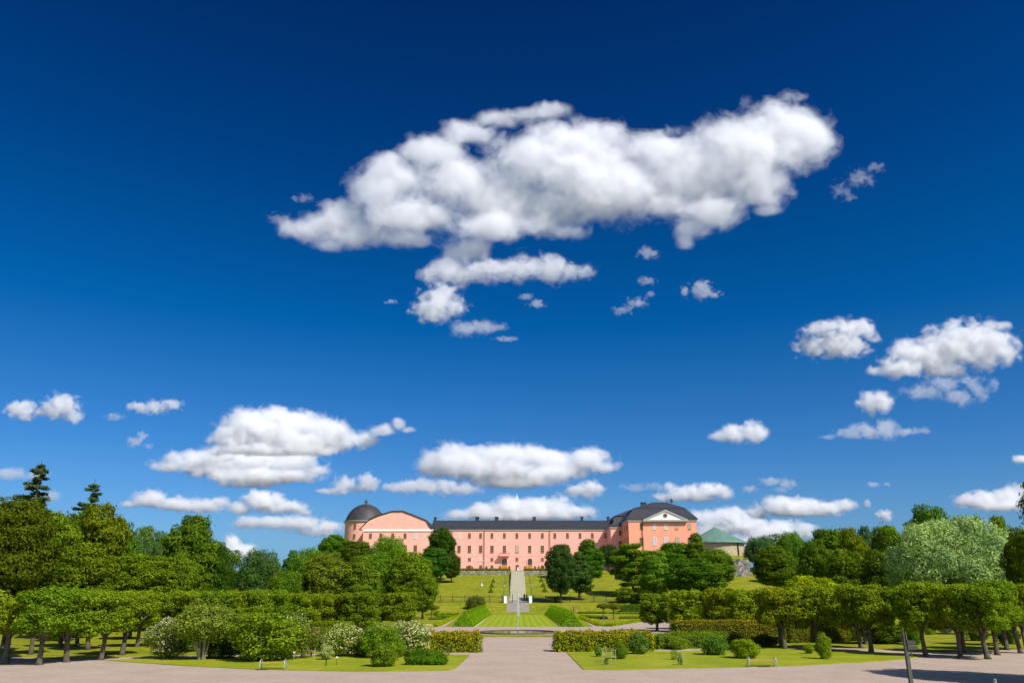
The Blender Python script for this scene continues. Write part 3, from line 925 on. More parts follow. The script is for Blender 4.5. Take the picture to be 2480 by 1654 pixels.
def conifer(seed, h, w):
    rs = np.random.RandomState(seed)
    P, D = [], []
    tr = MB().tube([(0, 0, 0), (0, 0, h * .6), (0, 0, h)], [.3, .16, .03], 8)
    z = h * .12
    while z < h * .985:
        q = (h - z) / h
        for k in range(rs.randint(3, 6)):
            a = rs.uniform(0, 6.283)
            L_ = max(.3, w / 2 * (q ** .8) * rs.choice([.45, .7, .95, 1.25]) * rs.uniform(.8, 1.1))
            zz = z + rs.uniform(-.55, .55) * min(1, q * 3)
            sag = L_ * rs.uniform(.02, .25)
            tip = Vector((math.cos(a) * L_, math.sin(a) * L_, zz - sag * .4 + L_ * rs.uniform(0, .18)))
            tr.tube([(0, 0, zz), (tip.x * .55, tip.y * .55, zz - sag), tip], [.06, .04, .012], 4)
            m_ = int(30 + 85 * L_)
            t_ = rs.rand(m_) ** .65
            zc = zz - sag * np.sin(np.clip(t_ * 1.7, 0, 1.57)) + sag * .6 * t_ ** 3
            px_ = np.stack([tip.x * t_, tip.y * t_, zc], 1)
            side = np.array([-math.sin(a), math.cos(a), 0])
            wd = (.10 + .20 * L_ * t_ * (1.15 - t_))
            px_ = px_ + side[None] * (rs.normal(0, 1, m_) * wd)[:, None] + rs.normal(0, .05, (m_, 3)) - np.array([0, 0, 1]) * (rs.rand(m_) * .28)[:, None]
            P.append(px_); D.append(np.tile([math.cos(a) * .5, math.sin(a) * .5, .6], (m_, 1)))
        z += h * rs.uniform(.02, .042)
    V, Q = leaves(np.concatenate(P), np.concatenate(D), .14, rs, 3.0, .9)
    return dict(crown=mesh_np('crown', V, Q, M['leaf']), trunk=tr.mesh('trunk', M['bark']), W=w, H=h)
KIND['conifer1'] = conifer(31, 20, 11)
KIND['conifer2'] = conifer(32, 20, 10)

C_OLIVE = (.105, .115, .008); C_GREEN = (.070, .105, .010); C_DARK = (.035, .060, .008); C_YEL = (.165, .190, .008)
C_LIGHT = (.115, .160, .012); C_BLUE = (.055, .095, .045); C_BROWN = (.115, .110, .014); C_SILVER = (.225, .225, .115); C_CON = (.065, .080, .055)

def plant_tree(kind, x, y, h, wd, col, label, group, rz=None, name='tree', cat='tree', z=None):
    k = KIND[kind]
    o = empty(name, (x, y, (hz(x, y) if z is None else z) - .05), R.uniform(0, 6.28) if rz is None else rz, label, cat, group)
    o.scale = (wd / k['W'], wd / k['W'], h / k['H'])
    for part in ('crown', 'trunk'):
        c = link(bpy.data.objects.new(part, k[part]))
        c.parent = o
        c.color = (*[v * R.uniform(.93, 1.07) for v in col], 1)
    return o

def tree(kind, px, top, Y, wpx, col, label, group, name='tree', rz=None, dx=0):
    x = PX(px, Y)
    h = at(px, top, Y).z - hz(x, Y)
    return plant_tree(kind, x, Y, h * 1.02, wpx * mpp(Y) * 1.04, col, label, group, rz, name)

GL = 'broadleaf trees filling the left side'
GH = 'trees on the slope below the castle'
GR = 'broadleaf trees filling the right side'
T = [
 ('big', 2, 1186, 66, 270, (.068, .072, .006), 'large dark olive broadleaf tree cut by the left photo edge, nearest of the tall trees', GL, 'broadleaf_tree'),
 ('maple2', 105, 1222, 112, 175, (.11, .135, .010), 'tall yellow-green broadleaf tree right of the dark left-edge tree, below the tall conifer', GL, 'broadleaf_tree'),
 ('maple1', 178, 1212, 128, 150, C_GREEN, 'tall green broadleaf tree below the smaller conifer top on the left', GL, 'broadleaf_tree'),
 ('maple3', 232, 1204, 122, 165, C_OLIVE, 'tallest rounded olive tree of the left mass, just right of the smaller conifer', GL, 'broadleaf_tree'),
 ('maple4', 275, 1250, 135, 120, (.07, .105, .012), 'green broadleaf tree at the right shoulder of the tall left mass', GL, 'broadleaf_tree'),
 ('maple2', 190, 1300, 100, 190, (.10, .102, .008), 'sunlit olive tree low in front of the tall left mass', GL, 'broadleaf_tree'),
 ('airy', 338, 1254, 205, 85, (.09, .13, .04), 'thin airy pale green tree with sky showing through its limbs', GL, 'broadleaf_tree'),
 ('airy', 378, 1268, 200, 60, (.08, .12, .04), 'small airy blue-green tree leaning on the big domed tree at left', GL, 'broadleaf_tree'),
 ('maple1', 335, 1322, 118, 190, (.105, .112, .008), 'broad yellow-green tree between the tall left mass and the domed tree', GL, 'broadleaf_tree'),
 ('maple3', 458, 1232, 138, 165, (.075, .10, .010), 'big dark domed tree standing alone against the clouds on the left', GL, 'broadleaf_tree'),
 ('maple4', 515, 1300, 142, 90, C_DARK, 'dark drooping tree at the right flank of the domed tree', GL, 'broadleaf_tree'),
 ('maple2', 425, 1330, 122, 120, (.11, .125, .010), 'olive tree low in front of the domed tree at left', GL, 'broadleaf_tree'),
 ('soft', 628, 1317, 178, 112, (.065, .095, .030), 'soft blue-green weeping tree standing alone left of the castle', GL, 'weeping_tree'),
 ('soft', 565, 1372, 190, 90, C_DARK, 'low dark tree in the gap left of the weeping tree', GL, 'broadleaf_tree'),
 ('tall', 703, 1328, 235, 60, C_BLUE, 'small blue-green tree in the gap between the weeping tree and the castle slope', GL, 'broadleaf_tree'),
 ('soft', 700, 1372, 170, 110, (.09, .125, .012), 'low soft green tree right of the weeping tree', GL, 'broadleaf_tree'),
 ('soft', 752, 1314, 200, 125, (.09, .13, .014), 'light green soft-leaved tree left of the round castle tower', GH, 'broadleaf_tree'),
 ('maple2', 805, 1289, 330, 92, C_GREEN, 'dark green tree touching the left side of the domed castle tower', GH, 'broadleaf_tree'),
 ('maple1', 858, 1302, 318, 84, (.07, .085, .010), 'dull olive tree in front of the foot of the domed castle tower', GH, 'broadleaf_tree'),
 ('maple4', 790, 1330, 172, 135, C_BROWN, 'brownish olive tree below the domed castle tower', GH, 'broadleaf_tree'),
 ('soft', 940, 1286, 235, 100, (.105, .14, .012), 'pale green feathery tree rising in front of the castle gable', GH, 'broadleaf_tree'),
 ('maple1', 905, 1325, 205, 120, C_GREEN, 'mid green tree left of the feathery tree below the castle gable', GH, 'broadleaf_tree'),
 ('maple3', 872, 1338, 172, 130, (.09, .115, .010), 'large clumpy olive tree low on the slope below the castle gable', GH, 'broadleaf_tree'),
 ('maple2', 990, 1326, 182, 130, (.11, .125, .010), 'large clumpy olive tree at the left edge of the grass slope', GH, 'broadleaf_tree'),
 ('maple4', 1026, 1378, 172, 80, (.10, .12, .010), 'lower lobe-crowned tree hanging over the fence at the left of the grass slope', GH, 'broadleaf_tree'),
 ('maple2', 1068, 1269, 280, 78, (.032, .055, .008), 'tall dark tree covering the corner of the castle gable', GH, 'broadleaf_tree'),
 ('maple1', 1050, 1316, 266, 82, (.040, .085, .012), 'round deep green tree in front of the tall dark tree at the castle corner', GH, 'broadleaf_tree'),
 ('maple4', 1093, 1336, 272, 52, (.045, .055, .009), 'small dark brownish tree at the right foot of the tall dark tree', GH, 'broadleaf_tree'),
 ('maple4', 1357, 1312, 222, 84, (.040, .060, .020), 'dark grey-green tree with a thick trunk right of the staircase', GH, 'broadleaf_tree'),
 ('tall', 1402, 1334, 228, 82, (.050, .078, .022), 'grey-green tree leaning against the thick-trunked tree right of the staircase', GH, 'broadleaf_tree'),
 ('maple1', 1362, 1308, 285, 56, (.085, .075, .018), 'thin brownish tree top in front of the castle wall, right of the staircase', GH, 'broadleaf_tree'),
 ('tall', 1428, 1302, 262, 90, (.055, .10, .010), 'deep green tree with a pointed top in front of the castle wall', GH, 'broadleaf_tree'),
 ('soft', 1474, 1312, 305, 58, (.035, .050, .022), 'small grey-green tree at the foot of the castle link block', GH, 'broadleaf_tree'),
 ('layer', 1532, 1305, 236, 116, (.085, .125, .010), 'layered green tree with flat boughs below the castle pavilion', GH, 'broadleaf_tree'),
 ('maple3', 1590, 1325, 222, 100, (.09, .125, .014), 'soft green tree in the middle of the group below the castle pavilion', GH, 'broadleaf_tree'),
 ('maple1', 1636, 1302, 262, 104, (.065, .105, .010), 'broad green tree under the right windows of the castle pavilion', GH, 'broadleaf_tree'),
 ('tall', 1690, 1286, 258, 70, (.075, .10, .010), 'tallest pointed tree beside the right corner of the castle pavilion', GH, 'broadleaf_tree'),
 ('maple2', 1738, 1322, 248, 100, (.09, .125, .010), 'sunlit green tree in front of the green-roofed round tower', GH, 'broadleaf_tree'),
 ('maple4', 1680, 1345, 222, 170, (.06, .10, .010), 'wide green tree at the bottom of the group below the castle pavilion', GH, 'broadleaf_tree'),
 ('round', 1512, 1418, 222, 58, (.10, .115, .010), 'small rounded tree at the foot of the layered tree, by the fence end', GH, 'broadleaf_tree'),
 ('round', 1560, 1425, 219, 56, (.03, .045, .008), 'small dark bushy tree beside the small rounded tree at the fence end', GH, 'broadleaf_tree'),
 ('soft', 1848, 1291, 315, 78, C_BLUE, 'blue-green feathery tree right of the green-roofed round tower', GR, 'broadleaf_tree'),
 ('maple2', 1876, 1314, 236, 110, (.075, .095, .010), 'round dark olive tree at the right of the stone bastion', GR, 'broadleaf_tree'),
 ('soft', 1926, 1276, 268, 80, (.085, .13, .02), 'pale green feathery tree behind the round dark olive tree', GR, 'broadleaf_tree'),
 ('maple4', 1982, 1296, 195, 95, (.07, .10, .010), 'clumpy green tree left of the middle of the right tree mass', GR, 'broadleaf_tree'),
 ('maple1', 2018, 1260, 215, 120, (.075, .105, .010), 'wide domed tree in the middle of the right tree mass', GR, 'broadleaf_tree'),
 ('maple3', 2075, 1266, 185, 88, C_OLIVE, 'olive tree right of the wide domed tree in the right mass', GR, 'broadleaf_tree'),
 ('maple2', 2050, 1318, 160, 110, (.085, .105, .010), 'lower olive tree in front of the right tree mass', GR, 'broadleaf_tree'),
 ('maple4', 2112, 1262, 190, 66, C_BLUE, 'small dark bluish tree top between olive trees in the right mass', GR, 'broadleaf_tree'),
 ('maple1', 2165, 1248, 172, 100, (.08, .105, .010), 'tall olive tree left of the silver willow', GR, 'broadleaf_tree'),
 ('maple4', 2130, 1320, 150, 110, (.055, .075, .008), 'dark tree low at the left side of the silver willow', GR, 'broadleaf_tree'),
 ('airy', 2270, 1198, 172, 125, (.06, .11, .012), 'open-crowned green tree rising highest behind the silver willow', GR, 'broadleaf_tree'),
 ('maple2', 2262, 1225, 176, 118, (.065, .105, .012), 'dense green tree behind the top of the silver willow', GR, 'broadleaf_tree'),
 ('round', 2390, 1228, 185, 42, (.06, .10, .010), 'small round treetop peeping over the right part of the silver willow', GR, 'broadleaf_tree'),
 ('maple3', 2440, 1236, 165, 84, (.10, .12, .010), 'olive tree behind the right side of the silver willow', GR, 'broadleaf_tree'),
 ('maple4', 2492, 1262, 105, 110, (.075, .08, .008), 'dark olive tree at the right photo edge below the overhanging tree', GR, 'broadleaf_tree'),
 ('silver', 2318, 1236, 128, 322, C_SILVER, 'huge silvery white-green willow with a billowing crown', GR, 'silver_willow'),
 ('maple2', 1955, 1384, 112, 160, (.175, .185, .006), 'bright yellow-green tree behind the clipped trees right of the stone bastion', GR, 'broadleaf_tree'),
 ('maple1', 2030, 1404, 104, 90, (.14, .16, .008), 'low yellow-green tree joining the bright tree behind the clipped trees', GR, 'broadleaf_tree'),
 ('conifer1', 50, 1122, 150, 290, C_CON, 'tall ragged conifer rising above the trees at far left', 'conifers above the left tree line', 'conifer'),
 ('conifer2', 192, 1166, 155, 230, C_CON, 'smaller conifer top poking out above the left tree line', 'conifers above the left tree line', 'conifer'),
]
for t_ in T:
    kind, px, top, Y, wp, col, label, grp, nm = t_
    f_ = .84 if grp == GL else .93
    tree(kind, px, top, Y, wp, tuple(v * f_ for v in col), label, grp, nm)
# tree that overhangs the right edge and shades the forecourt
o = plant_tree('big', 35.0, 49, 14.5, 9.2, (.085, .105, .008), 'near tree reaching into the photo at the right edge, its shade on the gravel', 'near trees at the photo edges', .6, 'broadleaf_tree')
o = plant_tree('maple1', 40.5, 41, 13.5, 10, (.085, .10, .008), 'tree outside the right photo edge whose shade lies on the forecourt', 'near trees at the photo edges', 1.6, 'broadleaf_tree')

# far wood closing the view on the plateau and in the gaps
def wood(name, boxes, seed, col, label):
    rs = np.random.RandomState(seed)
    L = []
    for x0, x1, y0, y1, h0, h1, n in boxes:
        for _ in range(n):
            x, y = rs.uniform(x0, x1), rs.uniform(y0, y1)
            h = rs.uniform(h0, h1)
            for zz in (.25, .55, .82):
                L.append((np.array([x + rs.uniform(-2, 2), y, hz(x, y) + h * zz]), h * rs.uniform(.2, .3)))
    me, _ = crown(name, seed, 1, 1, 0, 0, 1, min(60000, 260 * len(L)), .62, lob=L, sq=.9)
    o = link(bpy.data.objects.new(name, me))
    o.color = (*col, 1)
    tag(o, label, None, None, 'stuff')
    return o
wood('distant_wood', [(-230, -112, 300, 345, 7, 10, 26), (-112, -90, 320, 345, 3, 4.5, 8), (100, 240, 300, 350, 10, 14, 34), (-210, -60, 205, 225, 6, 8.5, 34), (84, 190, 225, 250, 7, 10, 26)], 77, (.05, .075, .012), 'far mass of dark trees closing the view behind the garden')

# ------------------------------------------------------------------ clipped lime alleys
def lime(seed, z0=2.45):
    rs = np.random.RandomState(seed)
    W_, H_ = 5.0, 5.95 - z0
    L = []
    n = 34 if z0 > 2 else 46
    k = 0
    while len(L) < n and k < 9000:
        k += 1
        r_ = rs.uniform(.55, 1.0)
        a = rs.uniform(0, 6.283); d = math.sqrt(rs.rand()) * (W_ / 2 - r_ * .75)
        zt = z0 + H_ - r_ * .8 + rs.uniform(-.25, .12)
        z = rs.uniform(z0 + r_ * .6, zt) if rs.rand() < .65 else zt
        z -= (rs.rand() < .15) * rs.uniform(.1, .5)
        q = np.array([math.cos(a) * d, math.sin(a) * d, z])
        if any(np.linalg.norm(q - o[0]) < .5 * (r_ + o[1]) for o in L): continue
        L.append((q, r_))
    cm, L = crown('crown', seed, W_, H_, z0, 0, 1, 9500 if z0 > 2 else 12500, .20, lob=L, sq=.85, fill=.12, jit=.6)
    m = MB()
    ln = rs.uniform(-.3, .3)
    m.tube([(0, 0, -.05), (ln * .3, 0, .35), (ln * .7, .05, 1.5), (ln, 0, 2.6)], [.34, .22, .18, .22], 10)
    for k in range(9):
        a = k * .7 + rs.uniform(-.3, .3)
        L_ = rs.uniform(1.2, 2.2)
        m.tube([(ln, 0, 2.2 + rs.uniform(-.35, .35)), (ln + math.cos(a) * L_ * .5, math.sin(a) * L_ * .5, 2.9), (ln + math.cos(a) * L_, math.sin(a) * L_, 3.7)], [.13, .09, .04], 6)
    return dict(crown=cm, trunk=m.mesh('trunk', M['bark'], True), W=W_, H=5.95)
for i in range(4): KIND['lime%d' % i] = lime(50 + i)
for i in range(2): KIND['limelow%d' % i] = lime(60 + i, 1.25)

ORD = ['first', 'second', 'third', 'fourth', 'fifth', 'sixth', 'seventh', 'eighth', 'ninth', 'tenth', 'eleventh', 'twelfth', 'thirteenth', 'fourteenth', 'fifteenth', 'sixteenth',
       'seventeenth', 'eighteenth', 'nineteenth', 'twentieth', 'twenty-first', 'twenty-second', 'twenty-third', 'twenty-fourth', 'twenty-fifth', 'twenty-sixth', 'twenty-seventh', 'twenty-eighth', 'twenty-ninth', 'thirtieth', 'thirty-first', 'thirty-second', 'thirty-third', 'thirty-fourth', 'thirty-fifth']
left = [G(94, 1610), G(161, 1603), G(244, 1598), G(12, 1607), G(74, 1584), G(295, 1586), G(332, 1566), G(212, 1573), G(147, 1566), G(5, 1577)]
left = [(p.x, p.y) for p in left]
left += [(x_ * 1.02, y_ * 1.12) for x_, y_ in ((-33.5, 79), (-29.5, 75), (-38, 84), (-27.5, 83), (-33, 91), (-26.5, 92), (-25, 99), (-21.5, 106), (-17.5, 112), (-22, 116), (-28, 104), (-34, 101), (-40, 95), (-45, 88), (-50, 84), (-44, 76), (-20.8, 98))]
right = [G(1591, 1527), G(1664, 1531), G(1748, 1537), G(1761, 1541), G(1810, 1547), G(1892, 1567), G(1901, 1572), G(1984, 1571), G(2086, 1569), G(2110, 1580), G(2243, 1589), G(2326, 1593), G(2333, 1580), G(2393, 1596), G(2416, 1586), G(2439, 1574)]
right = [(p.x, p.y) for p in right] + [(x_ * 1.03, y_ * 1.12) for x_, y_ in ((30.5, 84), (29, 93), (30, 102), (36, 80), (37, 90), (43, 84), (49, 78), (24, 112), (44, 68), (47.5, 72.5), (25, 104), (36, 98))]
for side, lst, sgn in (('left', left, -1), ('right', right, 1)):
    lst = sorted(lst, key=lambda p: p[0] / p[1] * sgn)
    nlab = len(lst)
    for i, (x, y) in enumerate(lst):
        k = R.randrange(4)
        yel = R.random()
        col = tuple(a + (b - a) * yel for a, b in zip((.080, .110, .010), (.150, .150, .010)))
        plant_tree(('lime%d' % k) if y < 98 else 'limelow%d' % (k % 2), x, y, (R.uniform(-.2, .2) + (5.35 if y < 78 else 5.5 - max(0, min(.3, (y - 80) * .008))) if sgn < 0 else R.uniform(-.35, .35) + 6.0 - max(0, min(.85, (y - 72) * .017))), R.uniform(4.4, 5.6) if sgn < 0 else R.uniform(4.2, 5.1), col,
                   'flat-clipped lime tree, %s from the central axis in the %s alley' % (ORD[i], side), 'clipped lime trees of the %s alley' % side, None, 'clipped_lime_tree')

# ------------------------------------------------------------------ shrubs
def shrub_kind(seed, nl, rl, n, leaf, shape='dome', bl=0, sq=.9, stems=5, z0=-.22, vase=False, elong=1.5):
    W_, H_ = 2.0, 2.0
    cm, L = crown('foliage', seed, W_, H_ - z0, z0, nl, rl, n, leaf, shape, sq=sq, fill=.3, elong=elong, stray=.13, thick=.45)
    d = dict(foliage=cm, W=W_, H=H_)
    rs = np.random.RandomState(seed + 500)
    m = MB()
    for k in range(stems):
        a = rs.uniform(0, 6.28); r_ = rs.uniform(.3, .75)
        m.tube([(math.cos(a) * .08, math.sin(a) * .08, -.05), (math.cos(a) * r_ * .4, math.sin(a) * r_ * .4, .6), (math.cos(a) * r_, math.sin(a) * r_, 1.5)], [.024, .017, .008], 5)
    d['stems'] = m.mesh('stems', M['bark'] if not vase else M['palebark'])
    if bl:
        C = np.array([l[0] for l in L]); Rr = np.array([l[1] for l in L])
        pk = rs.randint(0, len(L), bl)
        dd = rs.normal(0, 1, (bl, 3)); dd[:, 2] = np.abs(dd[:, 2]) * .9 - .15
        dd /= np.linalg.norm(dd, axis=1)[:, None]
        P = C[pk] + dd * Rr[pk][:, None] * np.array([1, 1, sq]) * 1.06
        V, Q = leaves(P, dd, .055, rs, 1.2, .5)
        d['blossom'] = mesh_np('blossom', V, Q, M['blossom'])
    return d
M['palebark'] = plain('pale_bark', (.28, .24, .16), .9, .3, 3)
SH = {}
SH['bush1'] = shrub_kind(101, 20, .42, 4200, .085)
SH['bush2'] = shrub_kind(102, 26, .36, 4200, .085, 'round')
SH['bush3'] = shrub_kind(103, 14, .5, 4200, .085)
SH['fine'] = shrub_kind(104, 30, .34, 6000, .055, elong=2.2)
SH['cream'] = shrub_kind(105, 24, .40, 3600, .075, bl=2900)
SH['cream2'] = shrub_kind(106, 30, .34, 3600, .075, bl=2200)
SH['sparse'] = shrub_kind(107, 24, .3, 2400, .075, bl=260)
SH['vase'] = shrub_kind(108, 26, .36, 5200, .06, 'round', z0=.36, stems=18, vase=True, elong=2)
SH['thin'] = shrub_kind(109, 14, .26, 700, .085, 'tall', stems=9)
SH['upright'] = shrub_kind(110, 16, .3, 1500, .11, 'tall', stems=6, elong=3.5)
def shrub(kind, px, top, base, wpx, col, label, bcol=None, cat='shrub', name='shrub', group='shrubs of the garden beds', Y=None, depth=1.0):
    if Y is None:
        g = G(px, base)
    else:
        x = PX(px, Y); g = Vector((x, Y, hz(x, Y)))
    k = SH[kind]
    w_ = wpx * mpp(g.y) * (1.16 if wpx > 60 else 1.0)
    h = (at(px, top, g.y).z - g.z) * 1.03
    o = empty(name, (g.x, g.y + w_ * .3, g.z + .02), R.uniform(0, 6.28), label, cat, group)
    o.scale = (w_ / k['W'], w_ / k['W'], h / k['H'])
    for part in ('foliage', 'stems', 'blossom'):
        if part in k:
            c = link(bpy.data.objects.new(part, k[part])); c.parent = o
            cc = (bcol or (.6, .58, .36)) if part == 'blossom' else col
            c.color = (*cc, 1)
    return o
SL = [
 ('cream2', 382, 1490, 1598, 100, (.085, .10, .02), 'cream-flowering shrub at the left end of the left bed', (.52, .48, .28)),
 ('vase', 470, 1452, 1602, 142, (.13, .14, .025), 'tall feathery olive shrub with many pale bare stems', None),
 ('bush1', 520, 1540, 1597, 90, (.035, .05, .01), 'dark low shrub between the pale-stemmed shrub and the big green shrub', None),
 ('bush1', 618, 1468, 1605, 168, (.105, .125, .010), 'big bright green shrub behind the left bench', None),
 ('sparse', 692, 1468, 1590, 90, (.10, .12, .02), 'soft olive shrub rising right of the big bright green shrub', None),
 ('sparse', 726, 1500, 1596, 78, (.10, .105, .02), 'olive shrub sprinkled with pink blossoms, right of the left bench', (.6, .32, .28)),
 ('cream', 830, 1508, 1592, 108, (.105, .13, .012), 'white-flowering shrub in the middle of the left bed', (.58, .55, .26)),
 ('cream', 787, 1558, 1599, 38, (.13, .15, .012), 'small low cream-flowering shrub in front of the white-flowering shrub', (.66, .66, .34)),
 ('fine', 912, 1498, 1596, 98, (.105, .14, .010), 'tall fine-leaved green shrub between two white-flowering shrubs', None),
 ('bush2', 922, 1556, 1617, 70, (.10, .12, .010), 'olive shrub standing forward on the lawn of the left bed', None),
 ('cream', 990, 1500, 1590, 92, (.09, .11, .012), 'white-flowering shrub against the end of the clipped hedge at left', (.62, .58, .30)),
 ('cream2', 968, 1498, 1570, 50, (.09, .11, .012), 'narrow white-flowering shrub behind the fine-leaved green shrub', (.62, .58, .30)),
 ('bush2', 430, 1500, 1580, 96, (.07, .095, .012), 'mid green shrub half hidden behind the pale-stemmed shrub', None),
 ('bush1', 560, 1505, 1585, 92, (.11, .14, .012), 'yellow-green shrub behind the left flank of the big green shrub', None),
 ('cream2', 668, 1512, 1582, 70, (.09, .115, .014), 'cream-dotted shrub behind the right flank of the big green shrub', (.55, .52, .32)),
 ('fine', 775, 1515, 1578, 80, (.105, .12, .012), 'fine-leaved shrub behind the small cream-flowering shrub', None),
 ('bush2', 870, 1530, 1590, 66, (.08, .11, .012), 'green shrub between the white-flowering shrub and the tall fine-leaved one', None),
 ('bush3', 955, 1545, 1594, 56, (.10, .13, .012), 'low green shrub behind the box mound at left', None),
 ('bush1', 1640, 1536, 1574, 60, (.12, .14, .014), 'low spreading shrub growing out of the second right hedge', None),
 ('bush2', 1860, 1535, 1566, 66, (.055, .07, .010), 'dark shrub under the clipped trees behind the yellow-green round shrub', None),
 ('thin', 1085, 1562, 1589, 16, (.08, .12, .012), 'small thin plant on the lawn before the left hedge end', None),
 ('bush2', 1549, 1528, 1586, 60, (.085, .115, .028), 'grey-green rounded shrub in front of the gap in the right hedges', None),
 ('bush3', 1506, 1552, 1598, 38, (.08, .115, .014), 'small green shrub beside the staked frame on the right lawn', None),
 ('upright', 1450, 1562, 1592, 24, (.09, .14, .03), 'small upright pale plant left of the staked frame', None),
 ('thin', 1470, 1592, 1611, 22, (.07, .10, .012), 'tiny low plant inside the staked frame', None),
 ('thin', 1636, 1572, 1600, 34, (.12, .15, .012), 'sparse light green plant in the middle of the right lawn', None),
 ('upright', 1649, 1580, 1612, 15, (.10, .14, .02), 'small upright plant beside two canes on the right lawn', None),
 ('bush2', 1737, 1534, 1588, 64, (.075, .115, .020), 'round green shrub at the right end of the second right hedge', None),
 ('bush1', 1811, 1542, 1597, 66, (.13, .15, .008), 'yellow-green round shrub behind the right bench', None),
 ('bush3', 1963, 1555, 1584, 28, (.14, .155, .010), 'small yellow-green bush on the lawn between the right bench and the signpost', None),
 ('bush2', 2003, 1528, 1598, 42, (.13, .15, .014), 'tall narrow yellow-green bush on the lawn left of the signpost', None),
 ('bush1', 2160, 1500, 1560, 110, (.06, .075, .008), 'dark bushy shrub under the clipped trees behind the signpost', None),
 ('bush2', 2222, 1520, 1562, 40, (.07, .11, .012), 'small green shrub under the clipped trees right of the signpost', None),
 ('bush2', 2258, 1508, 1537, 34, (.15, .17, .010), 'bright yellow shrub on the lawn beyond the right clipped trees', None),
 ('sparse', 2298, 1516, 1536, 34, (.07, .07, .05), 'low purple-flowering plant beyond the right clipped trees', (.12, .07, .22)),
 ('bush1', 2072, 1506, 1552, 60, (.10, .11, .014), 'brownish green shrub beside the stepped walk under the right clipped trees', None),
 ('thin', 2345, 1518, 1552, 20, (.12, .14, .02), 'thin staked plant behind the paired trunks at right', None),
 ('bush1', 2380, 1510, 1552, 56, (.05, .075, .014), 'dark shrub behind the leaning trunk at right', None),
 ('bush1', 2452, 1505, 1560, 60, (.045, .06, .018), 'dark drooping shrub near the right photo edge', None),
]
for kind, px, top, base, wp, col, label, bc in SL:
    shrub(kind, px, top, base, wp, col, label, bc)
shrub('fine', 1152, 1437, 0, 58, (.10, .10, .024), 'large soft grey-brown shrub behind the left row of hedge pyramids', Y=212)
shrub('bush1', 1058, 1474, 1492, 18, (.19, .21, .006), 'small bright yellow bush in the left parterre')
shrub('bush2', 1345, 1443, 0, 9, (.03, .04, .008), 'small dark cone-shaped bush in the shade by the fence', Y=222)
shrub('upright', 1028, 1510, 1521, 10, (.30, .31, .16), 'small tuft of pale grass at the corner of the left parterre')
for px, tp, bs, w_, lab in ((1461, 1458, 1494, 36, 'left of the two mop-headed brownish trees in the right parterre'), (1486, 1457, 1499, 46, 'right of the two mop-headed brownish trees in the right parterre'), (1045, 1463, 1494, 38, 'single mop-headed brownish tree in the left parterre')):
    g = G(px, bs)
    k = KIND['globe']
    plant_tree('globe', g.x, g.y, at(px, tp, g.y).z, w_ * mpp(g.y), (.12, .095, .018), lab, 'mop-headed standard trees', None, 'standard_tree')

# ------------------------------------------------------------------ hedges
def leafy_faces(name, tris_or_quads, n_m2, leaf, seed, mat='leaf', up=0, elong=1.5, out=.06, rough=1.0):
    rs = np.random.RandomState(seed)
    P, D = [], []
    for q in tris_or_quads:
        q = [np.array(p, float) for p in q]
        tri = len(q) == 3
        if tri: q = q + [q[2]]
        nrm = np.cross(q[1] - q[0], q[2] - q[0])
        ar = np.linalg.norm(nrm) / 2 + np.linalg.norm(np.cross(q[2] - q[0], q[3] - q[0])) / 2
        nrm = nrm / (np.linalg.norm(nrm) + 1e-9)
        n = int(ar * n_m2) + 1
        a, b_ = rs.rand(n, 1), rs.rand(n, 1)
        if tri: b_ = 1 - np.sqrt(1 - b_)
        p = (q[0] * (1 - a) + q[1] * a) * (1 - b_) + (q[3] * (1 - a) + q[2] * a) * b_
        u = np.sin(p[:, 0] * 2.3 + p[:, 2] * 3) * np.sin(p[:, 1] * 2.1 + p[:, 0] * .7 + 1) * .07 * rough + np.sin(p[:, 0] * 5.1 + 2) * np.cos(p[:, 2] * 4.3 + p[:, 0]) * .05 * rough + rs.normal(0, .05 * rough, n)
        P.append(p + nrm * (u[:, None] + out)); D.append(np.tile(nrm + np.array([0, 0, up]), (n, 1)))
    V, Q = leaves(np.concatenate(P), np.concatenate(D), leaf, rs, elong, .75)
    return mesh_np(name, V, Q, M[mat])

def box_faces(L, D_, H_):
    a, b_ = L / 2, D_ / 2
    v = lambda x, y, z: (x, y, z)
    return [[v(-a, -b_, 0), v(a, -b_, 0), v(a, -b_, H_), v(-a, -b_, H_)], [v(a, b_, 0), v(-a, b_, 0), v(-a, b_, H_), v(a, b_, H_)],
            [v(a, -b_, 0), v(a, b_, 0), v(a, b_, H_), v(a, -b_, H_)], [v(-a, b_, 0), v(-a, -b_, 0), v(-a, -b_, H_), v(-a, b_, H_)],
            [v(-a, -b_, H_), v(a, -b_, H_), v(a, b_, H_), v(-a, b_, H_)]]
_hs = [900]
def hedge(p, q, h, d, col, label, cat='hedge', leaf=.10, dens=190, rough=1.0, shoots=None, group=None, name='hedge', n_m2=None):
    p = Vector(p); q = Vector(q)
    L = (q - p).length
    c = (p + q) / 2
    rz = math.atan2(q.y - p.y, q.x - p.x)
    _hs[0] += 1
    o = empty(name, (c.x, c.y, hz(c.x, c.y)), rz, label, cat, group)
    MB().box(-L / 2 + .12, L / 2 - .12, -d / 2 + .12, d / 2 - .12, 0, h - .12).build('twigs', M['core'], o)
    f = link(bpy.data.objects.new('foliage', leafy_faces('foliage', box_faces(L, d, h), dens, leaf, _hs[0], rough=rough)))
    f.parent = o; f.color = (*col, 1)
    if shoots:
        s_ = link(bpy.data.objects.new('young_shoots', leafy_faces('young_shoots', [box_faces(L, d, h - .12)[0][2:] + [(-L / 2, -d / 2, h - .30), (L / 2, -d / 2, h - .30)], box_faces(L, d, h)[4]], 45, leaf * 1.1, _hs[0] + 50, elong=2.4, out=.13, up=.4)))
        s_.parent = o; s_.color = (*shoots, 1)
    return o
